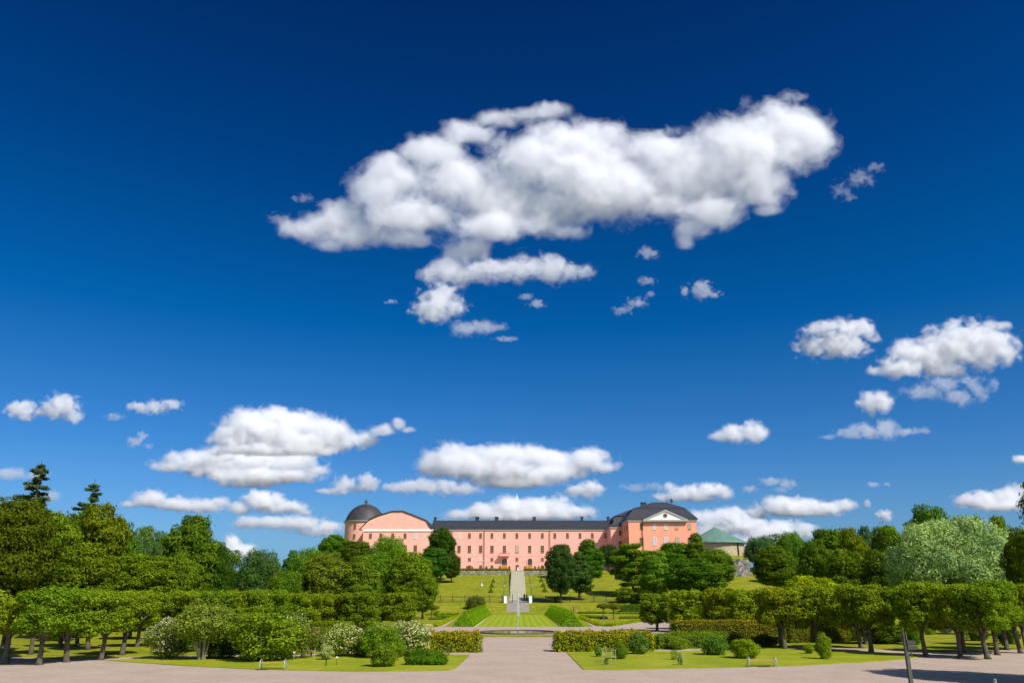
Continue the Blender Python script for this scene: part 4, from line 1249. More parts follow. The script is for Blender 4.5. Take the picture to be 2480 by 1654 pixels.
def hpx(a, b_, top, d, col, label, **kw):
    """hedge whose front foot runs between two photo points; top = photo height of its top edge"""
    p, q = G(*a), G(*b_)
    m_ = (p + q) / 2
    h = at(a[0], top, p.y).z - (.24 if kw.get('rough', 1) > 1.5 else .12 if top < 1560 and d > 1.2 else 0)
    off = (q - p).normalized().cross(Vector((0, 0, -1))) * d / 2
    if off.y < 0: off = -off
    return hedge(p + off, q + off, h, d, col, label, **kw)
C_BEECH = (.185, .165, .008); C_BOX = (.21, .215, .004); C_SHOOT = (.26, .13, .012)
hpx((990, 1580), (1161, 1580), 1529, 1.6, C_BEECH, 'clipped beech hedge with reddish new shoots left of the central walk', shoots=C_SHOOT, leaf=.105, rough=2.0, group='front clipped hedges')
hpx((1350, 1579), (1583, 1577), 1528, 1.6, C_BEECH, 'clipped beech hedge with reddish new shoots right of the central walk', shoots=C_SHOOT, leaf=.105, rough=2.0, group='front clipped hedges')
hpx((1594, 1573), (1765, 1568), 1533, 1.6, (.10, .13, .012), 'clipped green hedge, second one right of the central walk', leaf=.105, rough=2.0, group='front clipped hedges')
hpx((1640, 1562), (1905, 1558), 1504, 1.6, (.13, .105, .010), 'tall brownish hedge under the right clipped trees, nearer the walk', leaf=.095, shoots=(.22, .13, .015), group='tall hedges under the clipped trees')
hpx((1915, 1557), (2060, 1553), 1506, 1.6, (.12, .10, .010), 'tall brownish hedge under the right clipped trees, farther from the walk', leaf=.095, group='tall hedges under the clipped trees')
hpx((757, 1560), (838, 1562), 1504, 1.4, (.15, .15, .008), 'yellow-green hedge seen between shrubs in the left bed', leaf=.095, group='tall hedges under the clipped trees')
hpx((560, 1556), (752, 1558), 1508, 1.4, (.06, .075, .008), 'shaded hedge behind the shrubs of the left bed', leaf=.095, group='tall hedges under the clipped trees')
g = G(1028, 1613)
bm, _ = crown('foliage', 818, 1, 1, 0, 0, 1, 9000, .085, lob=[(np.array([x_, y_, .35]), r_) for x_, y_, r_ in ((-1.0, 0, .62), (-.45, .1, .68), (.15, -.05, .66), (.7, .05, .68), (1.15, 0, .55), (-.2, .5, .55), (.5, .5, .55))], sq=.95)
o = empty('box_mound', (g.x, g.y + .6, .03), 0, 'low dense dark green mound of clipped box on the left lawn', 'shrub')
o.scale = (.97, 1, 1.02)
c = link(bpy.data.objects.new('foliage', bm)); c.parent = o; c.color = (.060, .10, .008, 1)
# low parterre edging
GP = 'low box edging of the parterres'
for a, b_, top, d, col, lab in (
    ((1413, 1497), (1458, 1515.5), 1492.5, .7, C_BOX, 'low yellow-green box edging running back from the front corner of the right parterre'),
    ((1460, 1516), (1482, 1516.3), 1510.5, .7, C_BOX, 'short front piece of low box edging at the corner of the right parterre'),
    ((1484, 1516), (1588, 1499.5), 1510, .7, C_BOX, 'long bright yellow-green box edging along the right parterre front'),
    ((1400, 1487.5), (1468, 1488.2), 1483, .8, (.06, .085, .006), 'dark back edging of the right parterre near the pyramids'),
    ((1472, 1488), (1560, 1488.6), 1482.5, .8, (.13, .15, .006), 'back edging of the right parterre behind the mop-headed trees'),
    ((1404, 1494), (1462, 1498.5), 1489.5, .9, (.12, .14, .006), 'inner box edging of the right parterre beside the dark cone'),
    ((1503, 1498.5), (1565, 1498), 1493, .9, (.12, .14, .006), 'inner box edging at the right side of the right parterre'),
    ((1506, 1483), (1552, 1482.5), 1469.5, 1.6, (.075, .115, .006), 'taller clipped green hedge behind the right parterre'),
    ((1048, 1518.5), (1095, 1498), 1512.5, .7, C_BOX, 'bright yellow-green box edging along the left parterre front'),
    ((1039, 1500.3), (1080, 1500), 1496.5, .8, (.08, .11, .006), 'dark inner box edging of the left parterre'),
    ((1058, 1495.5), (1104, 1495.3), 1490.5, .9, (.11, .14, .006), 'inner box edging of the left parterre beside the pyramids'),
    ((1030, 1489.5), (1112, 1489), 1484, .8, (.19, .19, .010), 'pale yellow back edging of the left parterre')):
    hpx(a, b_, top, d, col, lab, leaf=.09, dens=170, group=GP, name='box_edging')
# bed planting on top of the terrace wall
hedge((PX(1105, 299), 299.6), (PX(1236, 299), 299.6), .55, 1.2, (.10, .10, .016), 'ragged flowering border on the terrace left of the stair head', leaf=.16, dens=60, shoots=(.16, .12, .02), name='flower_border', cat='flower border', group='terrace borders')
hedge((PX(1269, 299), 299.6), (PX(1372, 299), 299.6), .55, 1.2, (.10, .095, .016), 'ragged flowering border on the terrace right of the stair head', leaf=.16, dens=60, shoots=(.14, .12, .02), name='flower_border', cat='flower border', group='terrace borders')

# clipped pyramids along the striped lawn
def pyr_faces(w_, d_, h):
    a, b_ = w_ / 2, d_ / 2
    r_ = .0
    v = [(-a, -b_, 0), (a, -b_, 0), (a, b_, 0), (-a, b_, 0), (0, 0, h)]
    return [[v[0], v[1], v[4]], [v[1], v[2], v[4]], [v[2], v[3], v[4]], [v[3], v[0], v[4]]]
NP = 11
y0, y1 = 133.3, 205.5
dp = (y1 - y0) / NP
pyf = [leafy_faces('foliage', pyr_faces(3.55, dp * .95, 2.5), 260, .085, 300 + i, rough=.6, out=.02) for i in range(3)]
pyc = MB().add([(-1.6, -dp / 2 + .15, 0), (1.6, -dp / 2 + .15, 0), (1.6, dp / 2 - .15, 0), (-1.6, dp / 2 - .15, 0), (0, 0, 2.3)], [(0, 1, 4), (1, 2, 4), (2, 3, 4), (3, 0, 4), (3, 2, 1, 0)]).mesh('twigs', M['core'])
for side, sgn in (('left', -1), ('right', 1)):
    for i in range(NP):
        y = y0 + dp * (i + .5)
        x = sgn * (8.75 - .5 * i / NP)
        o = empty('hedge_pyramid', (x, y, 0), 0, 'clipped green hedge pyramid, %s from the front in the row %s of the striped lawn' % (ORD[i], side), 'hedge pyramid', 'clipped pyramids %s of the striped lawn' % side)
        for nm, me in (('foliage', pyf[(i * 2 + (sgn > 0)) % 3]), ('twigs', pyc)):
            c = link(bpy.data.objects.new(nm, me)); c.parent = o
            c.color = (.135, .19, .006, 1)
# clipped cones beside the stairs
cf = []
A = np.linspace(0, 2 * math.pi, 13)
for i in range(2):
    cf.append(leafy_faces('foliage', [[(math.cos(a), math.sin(a), 0), (math.cos(b_), math.sin(b_), 0), (0, 0, 2.3)] for a, b_ in zip(A, A[1:])], 90, .13, 400 + i))
cc_ = MB().lathe([(.88, 0), (.01, 2.35)], 0, 0, 12).mesh('twigs', M['core'])
cones = [(1199, 1382.5, 1392, 9, 'topmost', 'left'), (1195, 1398.5, 1409.5, 9.5, 'third from the bottom', 'left'), (1191, 1408.5, 1422, 12, 'second from the bottom', 'left'), (1189, 1420.5, 1434.5, 13, 'lowest', 'left'),
         (1308.5, 1381.5, 1392, 12, 'topmost', 'right'), (1311, 1397, 1408, 11, 'third from the bottom', 'right'), (1316, 1407, 1421, 14, 'second from the bottom', 'right'), (1319.5, 1420, 1433, 16, 'lowest', 'right')]
for px, tp, bs, w_, lab, side in cones:
    g = G(px, bs)
    k = w_ * mpp(g.y) / 2
    h = (at(px, tp, g.y).z - g.z)
    o = empty('clipped_cone', (g.x, g.y, g.z), R.uniform(0, 6), '%s clipped green cone %s of the staircase' % (lab, side), 'topiary cone', 'clipped cones beside the staircase')
    o.scale = (k, k, h / 2.6)
    for nm, me in (('foliage', cf[R.randrange(2)]), ('twigs', cc_)):
        c = link(bpy.data.objects.new(nm, me)); c.parent = o
        c.color = (.13, .145, .008, 1)
# ------------------------------------------------------------------ benches, signpost, posts, fence, gate, lamps
def bench(px0, px1, base, label):
    a, b_ = G(px0, base), G(px1, base)
    L = (b_ - a).length
    c = (a + b_) / 2
    o = empty('park_bench', (c.x, c.y + .25, .03), math.atan2(b_.y - a.y, b_.x - a.x), label, 'bench', 'slatted benches at the edge of the front lawns')
    s_ = MB()
    for k in range(4): s_.box(-L / 2 + .06, L / 2 - .06, -.20 + k * .105, -.11 + k * .105, .445, .48)
    s_.build('seat', M['slat'], o)
    for sx_ in (-1, 1):
        x = sx_ * L / 2
        m = MB()
        arc = [(x + .035 * sx_, -.27, 0), (x + .02 * sx_, -.26, .3), (x, -.22, .56), (x, -.12, .665), (x, .03, .69), (x, .18, .665), (x, .26, .56), (x + .02 * sx_, .29, .3), (x + .035 * sx_, .30, 0)]
        m.tube(arc, .032, 8)
        m.tube([(x, -.24, .43), (x, .27, .43)], .022, 6)
        m.build('end_frame', M['steel'], o, True)
    MB().box(-L / 2 + .03, L / 2 - .03, -.015, .03, .10, .135).build('stretcher', M['iron'], o)
    return o
bench(628, 687, 1623, 'slatted orange bench with curved pale metal ends at the edge of the left lawn')
bench(1816, 1881, 1616, 'slatted orange bench with curved pale metal ends at the edge of the right lawn')

gS = at(2206, 1654, 36)
sp = empty('signpost', (gS.x + .01, 36, 0), 0, 'weathered wooden signpost with two small boards pointing right at the lower right', 'signpost')
zt = at(2190, 1530, 36).z
zs = at(2190, 1549, 36).z
m = MB()
m.box(-.07, .07, -.08, .08, -.3, zs - .25)
m.box(-.07, -.028, -.08, .08, zs - .249, zt - .05).box(.028, .07, -.08, .08, zs - .249, zt - .05)
m.add([(-.07, -.08, zt - .049), (-.028, -.08, zt - .049), (-.028, .08, zt - .049), (-.07, .08, zt - .049), (-.06, -.05, zt), (-.04, -.05, zt), (-.04, .05, zt), (-.06, .05, zt)], [(0, 1, 5, 4), (1, 2, 6, 5), (2, 3, 7, 6), (3, 0, 4, 7), (4, 5, 6, 7)])
m.add([(.028, -.08, zt - .049), (.07, -.08, zt - .049), (.07, .08, zt - .049), (.028, .08, zt - .049), (.04, -.05, zt), (.06, -.05, zt), (.06, .05, zt), (.04, .05, zt)], [(0, 1, 5, 4), (1, 2, 6, 5), (2, 3, 7, 6), (3, 0, 4, 7), (4, 5, 6, 7)])
m.build('post', M['signwood'], sp)
board = plain('dark_sign_board', (.05, .055, .045), .7, .2, 6)
for i, (dz, L) in enumerate(((.0, .34), (-.215, .40))):
    z0_ = zs - .17 + dz
    MB().prism([(.02, z0_), (.02 + L, z0_), (.02 + L + .05, z0_ + .08), (.02 + L, z0_ + .16), (.02, z0_ + .16)], -.125, -.085).build('sign_board', board, sp)
MB().box(.14, .20, -.08, -.04, zs - .62, zs - .38).build('leaflet_box', board, sp)

gB = at(2409, 1654, 43)
bo = empty('bollard', (gB.x + .03, 43, 0), 0, 'small green-topped metal post at the bottom right of the forecourt', 'bollard')
hb = at(2409, 1643, 43).z
MB().tube([(0, 0, 0), (0, 0, hb - .12)], .075, 12).build('post', M['steel'], bo)
MB().lathe([(.085, hb - .119), (.095, hb - .05), (.06, hb), (.01, hb + .01)], 0, 0, 12).build('cap', M['verdigris'], bo)

# staked frame and canes on the right lawn
def canes(pxs, h, label, rails=()):
    P = [G(a, b_) for a, b_ in pxs]
    c = P[0]
    o = empty('plant_support', c, 0, label, 'plant support')
    for p in P:
        m = MB().tube([(p.x - c.x, p.y - c.y, 0), (p.x - c.x + .03, p.y - c.y, h)], .022, 5)
        m.build('cane', M['cane'], o)
    for z_ in rails:
        m = MB()
        for i in range(len(P)):
            p, q = P[i], P[(i + 1) % len(P)]
            m.tube([(p.x - c.x, p.y - c.y, z_), (q.x - c.x, q.y - c.y, z_)], .014, 5)
        m.build('rail', M['cane'], o)
canes([(1460, 1608), (1480, 1612), (1491, 1610), (1468, 1602)], 1.15, 'square frame of pale canes around a small plant on the right lawn', (1.05, .6))
canes([(1645, 1612), (1656, 1611)], 1.0, 'pair of thin pale canes in the middle of the right lawn')
canes([(748, 1578), (760, 1605)], 1.1, 'two leaning pale canes on the left lawn')
for i, (px, py, hh, lab) in enumerate(((711, 1601, .62, 'small white-headed plant label post right of the left bench'), (789, 1614, .45, 'short dark post on the left lawn below the white-flowering shrub'),
                                      (815, 1612, .55, 'thin pale plant label on the left lawn below the white-flowering shrub'))):
    g = G(px, py)
    o = empty('plant_label', g, 0, lab, 'plant label')
    MB().tube([(0, 0, 0), (0, 0, hh)], .02 if i != 1 else .04, 6).build('stake', M['iron' if i else 'cane'], o)
    MB().box(-.07, .07, -.02, .02, hh + .001, hh + .10).build('tag', M['white' if i != 1 else 'iron'], o)
# stone slab seat in the left bed
g = G(765, 1590)
o = empty('stone_seat', (g.x, g.y + .3, 0), 0, 'low pinkish stone slab seat behind the small cream-flowering shrub', 'seat')
MB().box(-.62, .55, -.2, .2, .42, .5).build('slab', plain('pink_stone', (.42, .30, .24), .8, .1, 3), o)
for x in (-.5, .45): MB().box(x - .04, x + .04, -.16, .16, 0, .418).build('leg', M['iron'], o)
# yellow hoops at the corner of the left parterre
g = G(1041, 1519.5)
o = empty('hoop_rail', g, 0, 'pair of low pale yellow hoops at the front corner of the left parterre', 'hoop rail')
for y_, s_ in ((0, 0), (.9, -.5)):
    pts = [(-.48 + s_, y_, 0)] + [(-.45 * math.cos(a) + s_, y_, .25 + .2 * math.sin(a)) for a in np.linspace(0, math.pi, 9)] + [(.48 + s_, y_, 0)]
    MB().tube(pts, .035, 6).build('hoop', M['yellow'], o, True)
# dark cone-roofed litter bin in right parterre
g = G(1461, 1499)
o = empty('planter', g, 0, 'small dark pointed planter beside the mop-headed trees in the right parterre', 'planter')
MB().lathe([(.55, 0), (.5, .2), (.12, .75), (.01, .8)], 0, 0, 10).build('body', M['iron'], o)

# fence across the foot of the slope
def fence(px0, px1, side):
    Y = 223.5
    a, b_ = PX(px0, Y), PX(px1, Y)
    o = empty('iron_fence', (a, Y, hz(0, Y)), 0, 'thin dark iron fence across the grass slope, %s of the gate' % side, 'fence')
    L = b_ - a
    n = int(abs(L) / 3.15)
    m = MB().box(0, L, -.03, .03, 1.42, 1.50).box(0, L, -.03, .03, .10, .17)
    m.build('rail', M['iron'], o)
    pst = MB().box(-.075, .075, -.075, .075, -.3, 1.95).mesh('post', M['iron'])
    for k in range(n + 1):
        p = link(bpy.data.objects.new('post', pst)); p.parent = o; p.location = (L * k / n, .0, 0)
    m = MB()
    k = .16
    while k < L:
        m.box(k - .012, k + .012, -.012, .012, .171, 1.419); k += .16
    m.build('railing_bars', M['iron'], o)
fence(830, 1216, 'left')
fence(1292, 1640, 'right')
# gate piers: tall white panels with green caps
for px, side in ((1224, 'left'), (1284.5, 'right')):
    Y = 222.3
    g = Vector((PX(px, Y), Y, hz(0, Y)))
    h = at(px, 1441, Y).z - g.z
    w_ = 3.6 * mpp(Y)
    o = empty('gate_pier', g, 0, 'tall white gate pier with a green cap, %s of the walk up the slope' % side, 'gate pier', 'white gate piers')
    MB().box(-w_, w_, -.35, .35, -.4, h).build('panel', M['white'], o)
    MB().box(-w_ - .08, w_ + .08, -.45, .45, h + .001, h + .16).build('cap', M['verdigris'], o)
    MB().box(-w_ - .3, -w_ - .002, -.2, .2, -.4, h - .2).build('post', M['iron'], o) if side == 'left' else MB().box(w_ + .002, w_ + .3, -.2, .2, -.4, h - .2).build('post', M['iron'], o)
for px, side in ((1241, 'left'), (1268.5, 'right')):
    Y = 222.5
    g = Vector((PX(px, Y), Y, hz(0, Y)))
    o = empty('gate_leaf', g, 0, 'narrow dark iron gate leaf standing open, %s of the walk' % side, 'gate', 'open gate leaves')
    MB().box(-.09, .09, -.05, .05, -.2, 2.15).box(-.07, .07, .0501, 1.8, 1.9, 1.97).box(-.07, .07, .0501, 1.8, .1, .17).build('frame', M['iron'], o)
    m = MB()
    for k in range(12): m.box(-.015, .015, .15 + k * .14, .17 + k * .14, .171, 1.899)
    m.build('bars', M['iron'], o)
# lamp posts up the stairs
for i, (px, tp, bs, lab) in enumerate(((1223, 1386, 1413, 'upper left'), (1283, 1386, 1412, 'upper right'), (1220, 1414, 1447, 'lower left'), (1287, 1413, 1449, 'lower right'))):
    g = G(px, bs)
    h = at(px, tp, g.y).z - g.z
    o = empty('lamp_post', g, 0, 'thin teal lamp post beside the staircase, %s one' % lab, 'lamp post', 'lamp posts beside the staircase')
    MB().tube([(0, 0, -.1), (0, 0, .6), (0, 0, .62), (0, 0, h - .7)], [.16, .14, .08, .06], 8).build('post', M['teal'], o)
    MB().lathe([(.10, h - .699), (.24, h - .62), (.30, h - .2), (.02, h - .19)], 0, 0, 8).build('lantern', M['glass_pale'], o)
    MB().lathe([(.34, h - .18), (.2, h - .05), (.03, h)], 0, 0, 8).build('lamp_cap', M['teal'], o)
# outdoor table groups and plants along the castle foot
red = plain('dark_red_leaves', (.22, .03, .03), .8, .3, 4)
for i, (px, col) in enumerate(((1131, 0), (1143, 1), (1178, 0), (1210, 1), (1233, 0), (1272, 1), (1296, 0), (1305, 1), (1316, 0))):
    Y = 371.0
    x = PX(px, Y)
    z0 = hz(x, Y)
    o = empty('potted_plant', (x, Y, z0), 0, '%s plant in a dark tub against the castle wall, %s from the left' % ('reddish' if col == 0 else 'orange-brown', ORD[i]), 'potted plant', 'tub plants along the castle wall')
    MB().lathe([(.3, 0), (.42, .55), (.3, .56)], 0, 0, 10).build('tub', M['iron'], o)
    me, _ = crown('foliage', 600 + i, 1.3, 1.7, .5, 9, .35, 320, .16, 'round')
    c = link(bpy.data.objects.new('foliage', me)); c.parent = o
    c.color = (*((.18, .03, .03) if col == 0 else (.26, .10, .02)), 1)

# ------------------------------------------------------------------ people
def skinned(name, V, E, rad, mat, parent):
    me = bpy.data.meshes.new(name)
    me.from_pydata(V, E, [])
    tmp = link(bpy.data.objects.new(name, me))
    mo_ = tmp.modifiers.new('s', 'SKIN')
    for i, r_ in enumerate(rad): me.skin_vertices[0].data[i].radius = (r_, r_) if not isinstance(r_, tuple) else r_
    me.skin_vertices[0].data[0].use_root = True
    tmp.modifiers.new('u', 'SUBSURF').levels = 2
    dg = bpy.context.evaluated_depsgraph_get()
    ev = tmp.evaluated_get(dg)
    out = bpy.data.meshes.new_from_object(ev)
    bpy.data.objects.remove(tmp)
    bpy.data.meshes.remove(me)
    out.materials.clear(); out.materials.append(mat)
    for p in out.polygons: p.use_smooth = True
    o = link(bpy.data.objects.new(name, out)); o.parent = parent
    return o
def person(loc, h, rz, top, bottom, label, stride=.18, sit=False, dress=False, hat=None, hair='hair'):
    o = empty('person', loc, rz, label, 'person')
    o.scale = (h / 1.75,) * 3
    s_ = stride
    if sit:
        J = dict(pel=(0, 0, .18), bel=(0, .02, .36), che=(0, .0, .58), nk=(0, -.02, .76), hd=(0, -.04, .86), ht=(0, -.03, .98),
                 sl=(-.18, 0, .68), el=(-.26, -.05, .42), wl=(-.16, -.28, .38), hl=(-.12, -.36, .38), sr=(.18, 0, .68), er=(.26, -.05, .42), wr=(.16, -.28, .38), hr=(.12, -.36, .38),
                 kl=(-.14, -.42, .42), al=(-.13, -.62, .06), tl=(-.13, -.78, .04), kr=(.14, -.42, .40), ar=(.13, -.60, .06), tr=(.13, -.76, .04), ql=(-.10, 0, .16), qr=(.10, 0, .16))
    else:
        J = dict(pel=(0, 0, .95), bel=(0, 0, 1.10), che=(0, 0, 1.32), nk=(0, 0, 1.48), hd=(0, -.01, 1.59), ht=(0, 0, 1.71),
                 sl=(-.18, 0, 1.42), el=(-.24, s_ * .4, 1.14), wl=(-.25, -s_ * .2, .90), hl=(-.25, -s_ * .4, .80), sr=(.18, 0, 1.42), er=(.24, -s_ * .4, 1.14), wr=(.25, -s_ * .9, .92), hr=(.25, -s_ * 1.1, .83),
                 kl=(-.11, -s_ * .9, .50), al=(-.12, -s_, .08), tl=(-.13, -s_ - .16, .035), kr=(.11, s_ * .3, .50), ar=(.12, s_ * 1.3, .10), tr=(.13, s_ * 1.3 - .15, .035), ql=(-.10, 0, .88), qr=(.10, 0, .88))
    names = list(J)
    rad = dict(pel=.13, bel=.12, che=.14, nk=.055, hd=.10, ht=.075, sl=.065, el=.045, wl=.03, hl=.035, sr=.065, er=.045, wr=.03, hr=.035, kl=.065, al=.042, tl=.04, kr=.065, ar=.042, tr=.04, ql=.10, qr=.10)
    E_ = [('pel', 'bel'), ('bel', 'che'), ('che', 'nk'), ('nk', 'hd'), ('hd', 'ht'), ('che', 'sl'), ('sl', 'el'), ('el', 'wl'), ('wl', 'hl'), ('che', 'sr'), ('sr', 'er'), ('er', 'wr'), ('wr', 'hr'),
          ('pel', 'ql'), ('ql', 'kl'), ('kl', 'al'), ('al', 'tl'), ('pel', 'qr'), ('qr', 'kr'), ('kr', 'ar'), ('ar', 'tr')]
    ix = {n_: i for i, n_ in enumerate(names)}
    skinned('body', [J[n_] for n_ in names], [(ix[a], ix[b_]) for a, b_ in E_], [rad[n_] for n_ in names], M['skin'], o)
    def part(nm, keys, edges, grow, mat):
        kx = {n_: i for i, n_ in enumerate(keys)}
        skinned(nm, [J[n_] for n_ in keys], [(kx[a], kx[b_]) for a, b_ in edges], [rad[n_] + grow for n_ in keys], M[mat], o)
    part('shirt', ['che', 'bel', 'pel', 'sl', 'el', 'sr', 'er'], [('pel', 'bel'), ('bel', 'che'), ('che', 'sl'), ('sl', 'el'), ('che', 'sr'), ('sr', 'er')], .02, top)
    if dress:
        z_ = J['pel'][2] + .12
        MB().lathe([(.15, z_ + .05), (.24, z_ - .2), (.36, .45), (.52, .02), (.01, .03)], 0, 0, 20).build('skirt', M[bottom], o, True)
    else:
        part('trousers', ['pel', 'ql', 'kl', 'al', 'qr', 'kr', 'ar'], [('pel', 'ql'), ('ql', 'kl'), ('kl', 'al'), ('pel', 'qr'), ('qr', 'kr'), ('kr', 'ar')], .018, bottom)
    hd = J['hd']
    MB().lathe([(.125, hd[2] - .02), (.13, hd[2] + .06), (.10, hd[2] + .14), (.01, hd[2] + .17)], hd[0], hd[1] + .03, 12).build('hair', M[hair], o, True)
    if hat:
        MB().lathe([(.24, hd[2] + .07), (.14, hd[2] + .09), (.13, hd[2] + .2), (.01, hd[2] + .22)], hd[0], hd[1], 14).build('hat', M[hat], o, True)
    return o
def stairz(y):
    return hz(0, 228) + (hz(0, 299.5) + .03 - hz(0, 228)) * (y - 228) / 71.5
p = Vector((PX(1270, 227.4), 227.4, hz(0, 227.4) + .03))
person(p, 1.8, .3, 'black', 'navy', 'person in dark clothes walking down at the foot of the staircase', .2)
person(p + Vector((.62, .4, .05)), 1.7, -.2, 'beige', 'black', 'person in a brown top beside the dark-clothed walker at the foot of the staircase', .1)
g = G(1389, 1484)
person((g.x, g.y, g.z), 1.78, 1.2, 'navy', 'black', 'person in a dark blue top behind the right row of hedge pyramids', .15)
g = G(1396, 1485)
person((g.x, g.y, g.z), 1.65, 1.3, 'red', 'beige', 'person in a red top behind the right row of hedge pyramids', .15)
g = G(1167, 1420)
person((g.x, g.y, g.z), 1.75, .2, 'cloth_white', 'cloth_white', 'person in white sitting on the grass slope left of the staircase', sit=True, hat='cloth_white')
person((PX(1254, 373), 373, hz(0, 373)), 1.85, 0, 'cloth_white', 'cloth_white', 'person in a long white dress before the middle doorway of the castle', 0, dress=True)
g = G(15, 1603)
person((g.x, g.y, g.z), 1.42, -.6, 'beige', 'black', 'person in a pale hat bending beside the trunks at the left photo edge', .2, hat='cloth_white')

# ------------------------------------------------------------------ clouds: closed bodies of vapour with billows modelled into them
_R = np.random.RandomState(7)
LAT = _R.rand(64, 64, 64).astype(np.float32)
def vnoise(p):
    i = np.floor(p).astype(np.int32)
    f = (p - i).astype(np.float32)
    f = f * f * f * (f * (f * 6 - 15) + 10)
    i &= 63
    j = (i + 1) & 63
    x0, y0, z0 = i.T; x1, y1, z1 = j.T; fx, fy, fz = f.T
    l = lambda a, b_, t_: a + (b_ - a) * t_
    return l(l(l(LAT[x0, y0, z0], LAT[x1, y0, z0], fx), l(LAT[x0, y1, z0], LAT[x1, y1, z0], fx), fy),
             l(l(LAT[x0, y0, z1], LAT[x1, y0, z1], fx), l(LAT[x0, y1, z1], LAT[x1, y1, z1], fx), fy), fz) * 2 - 1
def fbm(p, octv, gain):
    s_ = 0; a = 1.0
    for k in range(octv):
        s_ = s_ + a * vnoise(p * (2.03 ** k) + k * 17.3)
        a *= gain
    return s_
def surface_nets(F3, org, h):
    ins = F3 > 0
    nx, ny, nz = F3.shape
    cor = [(a, b_, d) for a in (0, 1) for b_ in (0, 1) for d in (0, 1)]
    sm_ = np.zeros((nx - 1, ny - 1, nz - 1), np.int8)
    for a, b_, d in cor: sm_ += ins[a:nx - 1 + a, b_:ny - 1 + b_, d:nz - 1 + d]
    act = (sm_ > 0) & (sm_ < 8)
    idx = -np.ones(act.shape, np.int64)
    ii = np.argwhere(act)
    idx[act] = np.arange(len(ii))
    P = np.zeros((len(ii), 3)); C = np.zeros(len(ii))
    val = {k: F3[ii[:, 0] + k[0], ii[:, 1] + k[1], ii[:, 2] + k[2]] for k in cor}
    for a in range(8):
        for b_ in range(a + 1, 8):
            ka, kb = cor[a], cor[b_]
            if sum(abs(x - y) for x, y in zip(ka, kb)) != 1: continue
            va, vb = val[ka], val[kb]
            m_ = (va > 0) != (vb > 0)
            t_ = np.where(m_, va / np.where(m_, va - vb, 1), 0)
            P += np.where(m_[:, None], np.array(ka) + t_[:, None] * (np.array(kb) - np.array(ka)), 0)
            C += m_
    P = P / C[:, None] + ii
    Q = []
    for ax in range(3):
        s0 = [slice(None)] * 3; s1 = [slice(None)] * 3
        s0[ax] = slice(0, -1); s1[ax] = slice(1, None)
        a_, b_ = ins[tuple(s0)], ins[tuple(s1)]
        e = np.argwhere(a_ != b_)
        o_ = [k for k in range(3) if k != ax]
        ok = np.ones(len(e), bool)
        for k in o_: ok &= (e[:, k] > 0) & (e[:, k] < F3.shape[k] - 1)
        e = e[ok]
        d1 = np.zeros(3, int); d1[o_[0]] = 1
        d2 = np.zeros(3, int); d2[o_[1]] = 1
        q = np.stack([idx[tuple((e - x).T)] for x in (0 * d1, d1, d1 + d2, d2)], 1)
        flip = a_[tuple(e.T)]
        if ax == 1: flip = ~flip
        q[~flip] = q[~flip][:, ::-1]
        Q.append(q)
    return org + P * h, np.concatenate(Q)
def vapour(dens):
    m_ = bpy.data.materials.new('cloud_vapour')
    m_.use_nodes = True
    t_ = m_.node_tree
    t_.nodes.remove(t_.nodes['Principled BSDF'])
    v = t_.nodes.new('ShaderNodeVolumePrincipled')
    v.inputs['Color'].default_value = (1, 1, 1, 1)
    v.inputs['Density'].default_value = dens
    v.inputs['Anisotropy'].default_value = .1
    t_.links.new(v.outputs[0], t_.nodes['Material Output'].inputs['Volume'])
    return m_
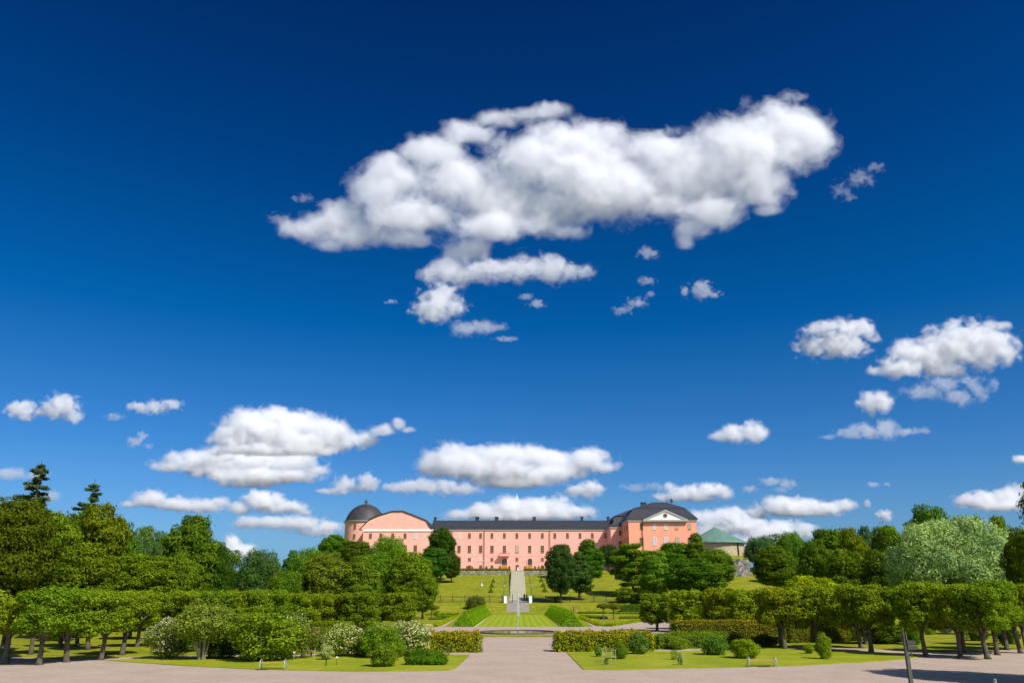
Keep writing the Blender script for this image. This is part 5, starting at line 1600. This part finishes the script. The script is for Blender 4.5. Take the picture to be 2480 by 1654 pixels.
def cloud(puffs, label, amp=.36, dens=1.0, fs=1.15, veil=.10, depth=.55, gain=.62, Y=None, cap=420, ppc=2.7, flat=0.0, grow=1.0, K=7.0):
    """puffs = (px, py, rx, ry) of the billows as they show in the photo; the cloud gets its real distance and depth"""
    if Y is None:
        pyb = max(p[1] + p[3] for p in puffs)
        r = ray(AX, min(pyb, 1345))
        Y = min(1250 / (r.z / r.y), 26000)
    pts = []
    for px, py, rx, ry in puffs:
        c = at(px, py, Y)
        pts.append((c.x, c.z, at(px + rx * (1 + .05 * grow), py, Y).x - c.x, at(px, py - ry * (1 + .13 * grow), Y).z - c.z))
    pts = np.array(pts)
    rad = float(np.median(np.sqrt(pts[:, 2] * pts[:, 3])))
    pad = rad * .8
    x0, x1 = (pts[:, 0] - pts[:, 2]).min() - pad, (pts[:, 0] + pts[:, 2]).max() + pad
    z0, z1 = (pts[:, 1] - pts[:, 3]).min() - pad, (pts[:, 1] + pts[:, 3]).max() + pad
    dmax = (np.sqrt(pts[:, 2] * pts[:, 3]) * depth).max()
    res = min(cap, max(48, (x1 - x0) / (mpp(Y) * ppc)))
    h = (x1 - x0) / res
    gx = np.arange(x0, x1, h); gz = np.arange(z0, z1, h); gy = np.arange(-dmax * 1.5 - pad * .4, dmax * 1.5 + pad * .4, h)
    X, Yy, Z = np.meshgrid(gx.astype(np.float32), gy.astype(np.float32), gz.astype(np.float32), indexing='ij')
    seed = int(puffs[0][0] * 7 + puffs[0][1])
    rs = np.random.RandomState(seed)
    acc = np.zeros(X.shape, np.float32)
    for cx_, cz_, a, b_ in pts:
        d = math.sqrt(a * b_) * depth
        cy = rs.uniform(-.3, .3) * dmax
        zz = (Z - cz_) / b_
        if flat: zz = np.where(zz < 0, zz * (1 + flat * .5), zz)
        q = np.sqrt(((X - cx_) / a) ** 2 + ((Yy - cy) / d) ** 2 + zz ** 2)
        acc += np.exp(np.clip(-K * (q - 1), -30, 1.3 * K))
    S = np.log(acc + 1e-9) / K
    near = (S.ravel() > -1.0) & (S.ravel() < .9)
    P = np.stack([X.ravel()[near], Yy.ravel()[near], Z.ravel()[near]], 1) / rad * 1.5 * fs
    octv = int(min(6, max(3, math.log2(rad / h / 1.5 / fs) + 2)))
    n_ = np.zeros(X.size, np.float32)
    P = P + seed * 3.7
    # swirl the billows so that edges tear instead of bulging evenly
    wq = P * .9
    P = P + .42 * np.stack([vnoise(wq + 11.1) + .5 * vnoise(wq * 2.7), vnoise(wq + 31.7) + .5 * vnoise(wq * 2.7 + 9), vnoise(wq + 57.3) + .5 * vnoise(wq * 2.7 + 23)], 1)
    n_[near] = fbm(P * np.array([1, 1, 1.15]), octv, gain)
    S = S + amp * n_.reshape(S.shape)
    for sl_ in ((0,), (-1,), (slice(None), 0), (slice(None), -1), (slice(None), slice(None), 0), (slice(None), slice(None), -1)): S[sl_] = -1
    mid_ = Vector(((x0 + x1) / 2, Y, (z0 + z1) / 2))
    org = np.array([x0 - mid_.x, gy[0], z0 - mid_.z])
    V, Q = surface_nets(S + veil + .09, org, h)
    o = link(bpy.data.objects.new('cloud', mesh_np('cloud', V, Q, vapour(dens * .22 / rad))))
    o.location = mid_
    tag(o, label, 'cloud')
    for nm, th_, dd in (('soft_fringe', -veil * .5, .55), ('inner_body', .09, .9), ('dense_core', .30, 1.5)):
        if (S > th_).sum() > 60:
            V, Q = surface_nets(S - th_, org, h)
            c = link(bpy.data.objects.new(nm, mesh_np(nm, V, Q, vapour(dens * dd / rad))))
            c.parent = o
    return o
CL = [
 ([(720, 560, 44, 22), (770, 548, 55, 34), (830, 520, 70, 46), (860, 565, 90, 30), (800, 590, 40, 14), (950, 440, 76, 54), (915, 470, 70, 50), (1000, 525, 120, 44), (985, 575, 70, 22), (1010, 352, 44, 24), (940, 385, 40, 22), (1050, 375, 78, 40), (1130, 322, 66, 28), (1205, 284, 54, 22), (1275, 277, 50, 16), (1340, 262, 42, 18),
   (1100, 440, 90, 50), (1200, 470, 110, 62), (1282, 392, 88, 58), (1360, 350, 84, 44), (1440, 345, 90, 44), (1400, 420, 130, 70), (1320, 495, 120, 36), (1490, 460, 130, 70), (1590, 375, 84, 46), (1690, 420, 130, 70), (1700, 375, 60, 34), (1790, 380, 110, 84), (1880, 325, 90, 68), (1950, 340, 62, 66), (1915, 290, 60, 30),
   (1840, 450, 70, 46), (1720, 520, 80, 34), (1680, 552, 42, 30), (1662, 582, 20, 22), (1190, 555, 90, 34), (1130, 600, 60, 30), (1370, 560, 50, 22), (1300, 545, 60, 26), (1600, 500, 70, 30), (1440, 510, 70, 26), (1850, 512, 40, 12), (1080, 640, 44, 26)],
  'huge broad white cloud spread across the upper sky', dict(cap=440, amp=.27, gain=.62, veil=.12, fs=.95, flat=.0, grow=0, depth=.5, K=8.5, dens=.75)),
 ([(1050, 662, 36, 18), (1100, 668, 60, 20), (1170, 655, 60, 22), (1240, 655, 60, 22), (1300, 645, 50, 24), (1350, 655, 62, 22), (1410, 660, 30, 16)], 'ragged grey-white strip of cloud hanging under the huge cloud', dict(Y=2000, dens=0.48, amp=0.46)),
 ([(1060, 730, 46, 36), (1035, 750, 32, 24), (1075, 705, 28, 18), (1100, 745, 30, 16)], 'compact puff of cloud below the left part of the huge cloud', dict(Y=1900, dens=0.49, amp=0.46)),
 ([(1130, 797, 40, 15), (1170, 790, 40, 14), (1205, 795, 26, 6)], 'flat thin cloud scrap below the compact puff', dict(Y=1900, dens=0.18, amp=0.50)),
 ([(1225, 822, 26, 6)], 'smallest cloud scrap below the flat thin one', dict(Y=1900, dens=0.14, amp=0.50)),
 ([(1275, 718, 16, 8), (1300, 735, 22, 8)], 'tiny wisp right of the compact puff', dict(Y=1900, dens=0.13, amp=0.55)),
 ([(946, 730, 14, 5)], 'tiny wisp left of the compact puff', dict(Y=1900, dens=0.13, amp=0.50)),
 ([(1700, 700, 22, 18), (1725, 715, 20, 8), (1660, 705, 10, 12)], 'small ragged cloud scrap below the right part of the huge cloud', dict(Y=1900, dens=0.17, amp=0.55)),
 ([(1545, 735, 20, 12), (1510, 752, 20, 10), (1575, 712, 10, 8)], 'slanting wispy scrap left of the small ragged scrap', dict(Y=1900, dens=0.13, amp=0.60)),
 ([(1570, 612, 24, 13)], 'tiny scrap just under the huge cloud, right of centre', dict(Y=1900, dens=0.14, amp=0.55)),
 ([(1565, 680, 20, 8)], 'tiny flat wisp between the two scraps under the huge cloud', dict(Y=1900, dens=0.13, amp=0.55)),
 ([(2035, 465, 22, 16), (2080, 435, 26, 16), (2125, 405, 18, 10), (2060, 480, 12, 8)], 'slanting string of faint wisps right of the huge cloud', dict(dens=0.09, amp=0.65)),
 ([(735, 480, 22, 9), (675, 530, 26, 10)], 'faint wisps off the left tip of the huge cloud', dict(dens=0.09, amp=0.60)),
 ([(1975, 835, 42, 24), (2030, 825, 55, 30), (2062, 840, 36, 18), (2060, 795, 34, 20), (1990, 795, 42, 13), (2090, 800, 22, 22), (2125, 815, 12, 10)], 'ragged white cloud at upper right with a gap in it', dict(dens=0.64, amp=0.46)),
 ([(2130, 900, 30, 10), (2175, 890, 50, 24), (2200, 855, 45, 28), (2260, 870, 60, 36), (2320, 840, 70, 44), (2390, 835, 55, 42), (2435, 850, 36, 24), (2420, 785, 32, 10), (2185, 838, 22, 18)], 'bright slanting cumulus near the right photo edge', dict(dens=0.85, amp=0.38)),
 ([(2235, 950, 42, 14), (2285, 932, 40, 16), (2320, 962, 34, 18), (2370, 945, 22, 22), (2405, 930, 16, 14), (2345, 925, 22, 10)], 'loose greyish cloud below the bright slanting cumulus', dict(dens=0.18, amp=0.50)),
 ([(2105, 975, 26, 22), (2132, 972, 26, 22)], 'small round cloud left of the loose greyish cloud', dict(dens=0.80, amp=.34)),
 ([(1745, 1058, 28, 14), (1775, 1052, 34, 22), (1825, 1050, 32, 24)], 'small bright oval cloud alone in the sky above the pavilion', dict(dens=0.90, amp=.28, flat=.5)),
 ([(2010, 1058, 20, 6), (2060, 1050, 36, 14), (2105, 1045, 34, 20), (2150, 1040, 26, 22), (2200, 1045, 36, 10), (2240, 1043, 18, 9)], 'long low flat cloud at right with two small humps', dict(dens=0.21, amp=0.40, flat=.5)),
 ([(50, 990, 34, 18), (60, 1010, 18, 10)], 'small puff of cloud at the far left, left one of a pair', dict(dens=0.56, amp=0.40)),
 ([(120, 995, 34, 16), (150, 985, 34, 26), (180, 1008, 24, 12)], 'larger puff of the pair at the far left', dict(dens=0.64, amp=0.40)),
 ([(335, 986, 26, 11), (378, 988, 34, 14), (422, 982, 22, 12)], 'flat little cloud high at left', dict(dens=0.42, amp=0.45)),
 ([(278, 1010, 22, 8)], 'faint flat scrap left of the flat little cloud', dict(dens=0.14, amp=0.45)),
 ([(325, 1070, 18, 12), (345, 1055, 12, 10), (363, 1080, 10, 6)], 'small slanting wisp below the flat little cloud at left', dict(dens=0.16, amp=0.50)),
 ([(590, 1030, 50, 34), (680, 1044, 120, 28), (655, 1012, 50, 26), (725, 1015, 46, 24), (765, 1030, 44, 20), (800, 1045, 46, 24), (560, 1065, 44, 26), (640, 1065, 90, 26), (740, 1070, 110, 24), (830, 1072, 44, 20), (880, 1062, 34, 18), (925, 1045, 32, 14), (965, 1030, 15, 14), (990, 1042, 16, 7), (640, 1090, 120, 14), (760, 1092, 50, 14)],
  'large cumulus with a towering top at left of the castle, upper one of two', dict(dens=1.10, amp=.30, flat=.4)),
 ([(420, 1128, 50, 16), (415, 1110, 18, 16), (480, 1115, 50, 22), (545, 1112, 55, 28), (630, 1118, 80, 26), (710, 1122, 60, 24), (760, 1140, 36, 14), (540, 1140, 90, 16), (640, 1155, 130, 20), (600, 1172, 70, 12), (373, 1128, 8, 14)],
  'large flat-bottomed cumulus just below the towering one left of the castle', dict(dens=1.10, amp=.30, flat=.4)),
 ([(320, 1222, 24, 10), (362, 1210, 42, 20), (425, 1222, 44, 18), (490, 1226, 50, 18), (535, 1218, 22, 16)], 'long cumulus above the domed tree at left', dict(dens=1.10, amp=.28, flat=.5)),
 ([(580, 1232, 26, 16), (628, 1213, 36, 24), (660, 1222, 40, 22), (705, 1230, 42, 14), (735, 1240, 18, 10)], 'bright domed cumulus between the long cumulus and the castle tower', dict(dens=1.20, amp=.28, flat=.5)),
 ([(600, 1266, 40, 14), (665, 1265, 60, 14), (730, 1265, 50, 16), (790, 1278, 50, 16), (760, 1290, 50, 8)], 'low grey-white cloud bank directly left of the castle tower', dict(dens=0.90, amp=.32)),
 ([(560, 1322, 24, 24), (590, 1335, 32, 18), (560, 1345, 40, 12)], 'low cumulus showing between the trees left of the weeping tree', dict(dens=1.20, amp=.26)),
 ([(810, 1190, 40, 8), (838, 1172, 32, 16), (890, 1170, 28, 18), (870, 1185, 30, 8)], 'small cloud with two humps above the castle tower', dict(dens=0.64, amp=0.38)),
 ([(960, 1180, 46, 12), (1020, 1175, 46, 16), (1080, 1182, 46, 18), (1130, 1185, 34, 14)], 'long thin cloud above the castle gable', dict(dens=0.56, amp=0.40)),
 ([(1045, 1125, 34, 30), (1110, 1124, 60, 24), (1200, 1128, 80, 24), (1095, 1102, 42, 28), (1150, 1115, 50, 28), (1215, 1104, 60, 26), (1285, 1108, 60, 26), (1340, 1118, 50, 24), (1425, 1112, 52, 26), (1470, 1132, 30, 14), (1110, 1140, 70, 18), (1220, 1145, 110, 26), (1320, 1148, 80, 22), (1250, 1168, 100, 14), (1400, 1135, 50, 20)],
  'broad cumulus with three domes centred above the castle', dict(dens=1.20, amp=.27, flat=.3)),
 ([(1395, 1190, 26, 14), (1430, 1183, 28, 18)], 'small oval cloud under the right end of the broad cumulus', dict(dens=0.90, amp=.28)),
 ([(1110, 1246, 34, 12), (1285, 1242, 110, 18), (1170, 1238, 44, 18), (1230, 1228, 46, 22), (1280, 1228, 46, 20), (1340, 1224, 46, 22), (1400, 1238, 44, 14), (1270, 1250, 150, 10)], 'cumulus rising right behind the castle roof and flagpole', dict(dens=1.20, amp=.27, flat=.3)),
 ([(1530, 1180, 36, 8), (1580, 1180, 30, 9)], 'faint flat wisp above the castle pavilion', dict(dens=0.14, amp=0.45)),
 ([(1610, 1205, 30, 10), (1660, 1195, 44, 16), (1720, 1190, 44, 18), (1755, 1200, 20, 10), (1680, 1208, 60, 8), (1622, 1178, 14, 10)], 'cloud immediately above the pavilion roof', dict(dens=0.80, amp=.32, flat=.3)),
 ([(1870, 1166, 30, 9), (1912, 1172, 22, 10), (1890, 1184, 16, 8)], 'small flat wisp at right above the green-roofed tower', dict(dens=0.21, amp=0.42)),
 ([(1818, 1185, 18, 8)], 'tiny scrap left of the small flat wisp at right', dict(dens=0.24, amp=.4)),
 ([(1835, 1240, 34, 14), (1890, 1225, 50, 20), (1950, 1228, 60, 20), (2010, 1232, 40, 14), (2052, 1222, 26, 12), (1930, 1244, 80, 8)], 'long low cumulus above the green-roofed tower', dict(dens=1.0, amp=.30, flat=.3)),
 ([(1715, 1255, 40, 20), (1770, 1250, 44, 22), (1800, 1270, 54, 20), (1730, 1285, 50, 20), (1850, 1290, 50, 16)], 'grey-white cloud bank right behind the pavilion corner', dict(dens=1.10, amp=.30)),
 ([(1830, 1285, 36, 20), (1890, 1282, 46, 22), (1940, 1285, 36, 16), (1870, 1305, 70, 18), (1800, 1315, 50, 22)], 'bright cloud bank right behind the green-roofed tower', dict(dens=1.10, amp=.30)),
 ([(2115, 1173, 16, 6), (2150, 1172, 8, 5)], 'tiny pair of wisps right of centre of the right tree mass', dict(dens=0.14, amp=0.45)),
 ([(2100, 1218, 10, 8)], 'tiny puff above the right tree mass', dict(dens=0.30, amp=.35)),
 ([(2142, 1246, 18, 12)], 'small puff partly hidden by the trees left of the silver willow', dict(dens=0.70, amp=.3)),
 ([(2345, 1212, 34, 16), (2380, 1212, 36, 20), (2440, 1205, 44, 22), (2480, 1190, 24, 18), (2420, 1228, 60, 12)], 'low cumulus behind the trees near the right photo edge', dict(dens=1.10, amp=.28, flat=.3)),
 ([(2478, 1113, 22, 10)], 'small cloud cut by the right photo edge', dict(dens=0.80, amp=.3)),
 ([(20, 1148, 50, 14), (90, 1150, 34, 12)], 'faint flat cloud behind the tall conifer', dict(dens=0.27, amp=.3)),
 ([(125, 1203, 24, 12)], 'faint puff between the two conifers', dict(dens=0.30, amp=.3)),
]
for pf, lab, kw in CL:
    cloud(pf, lab, **kw)
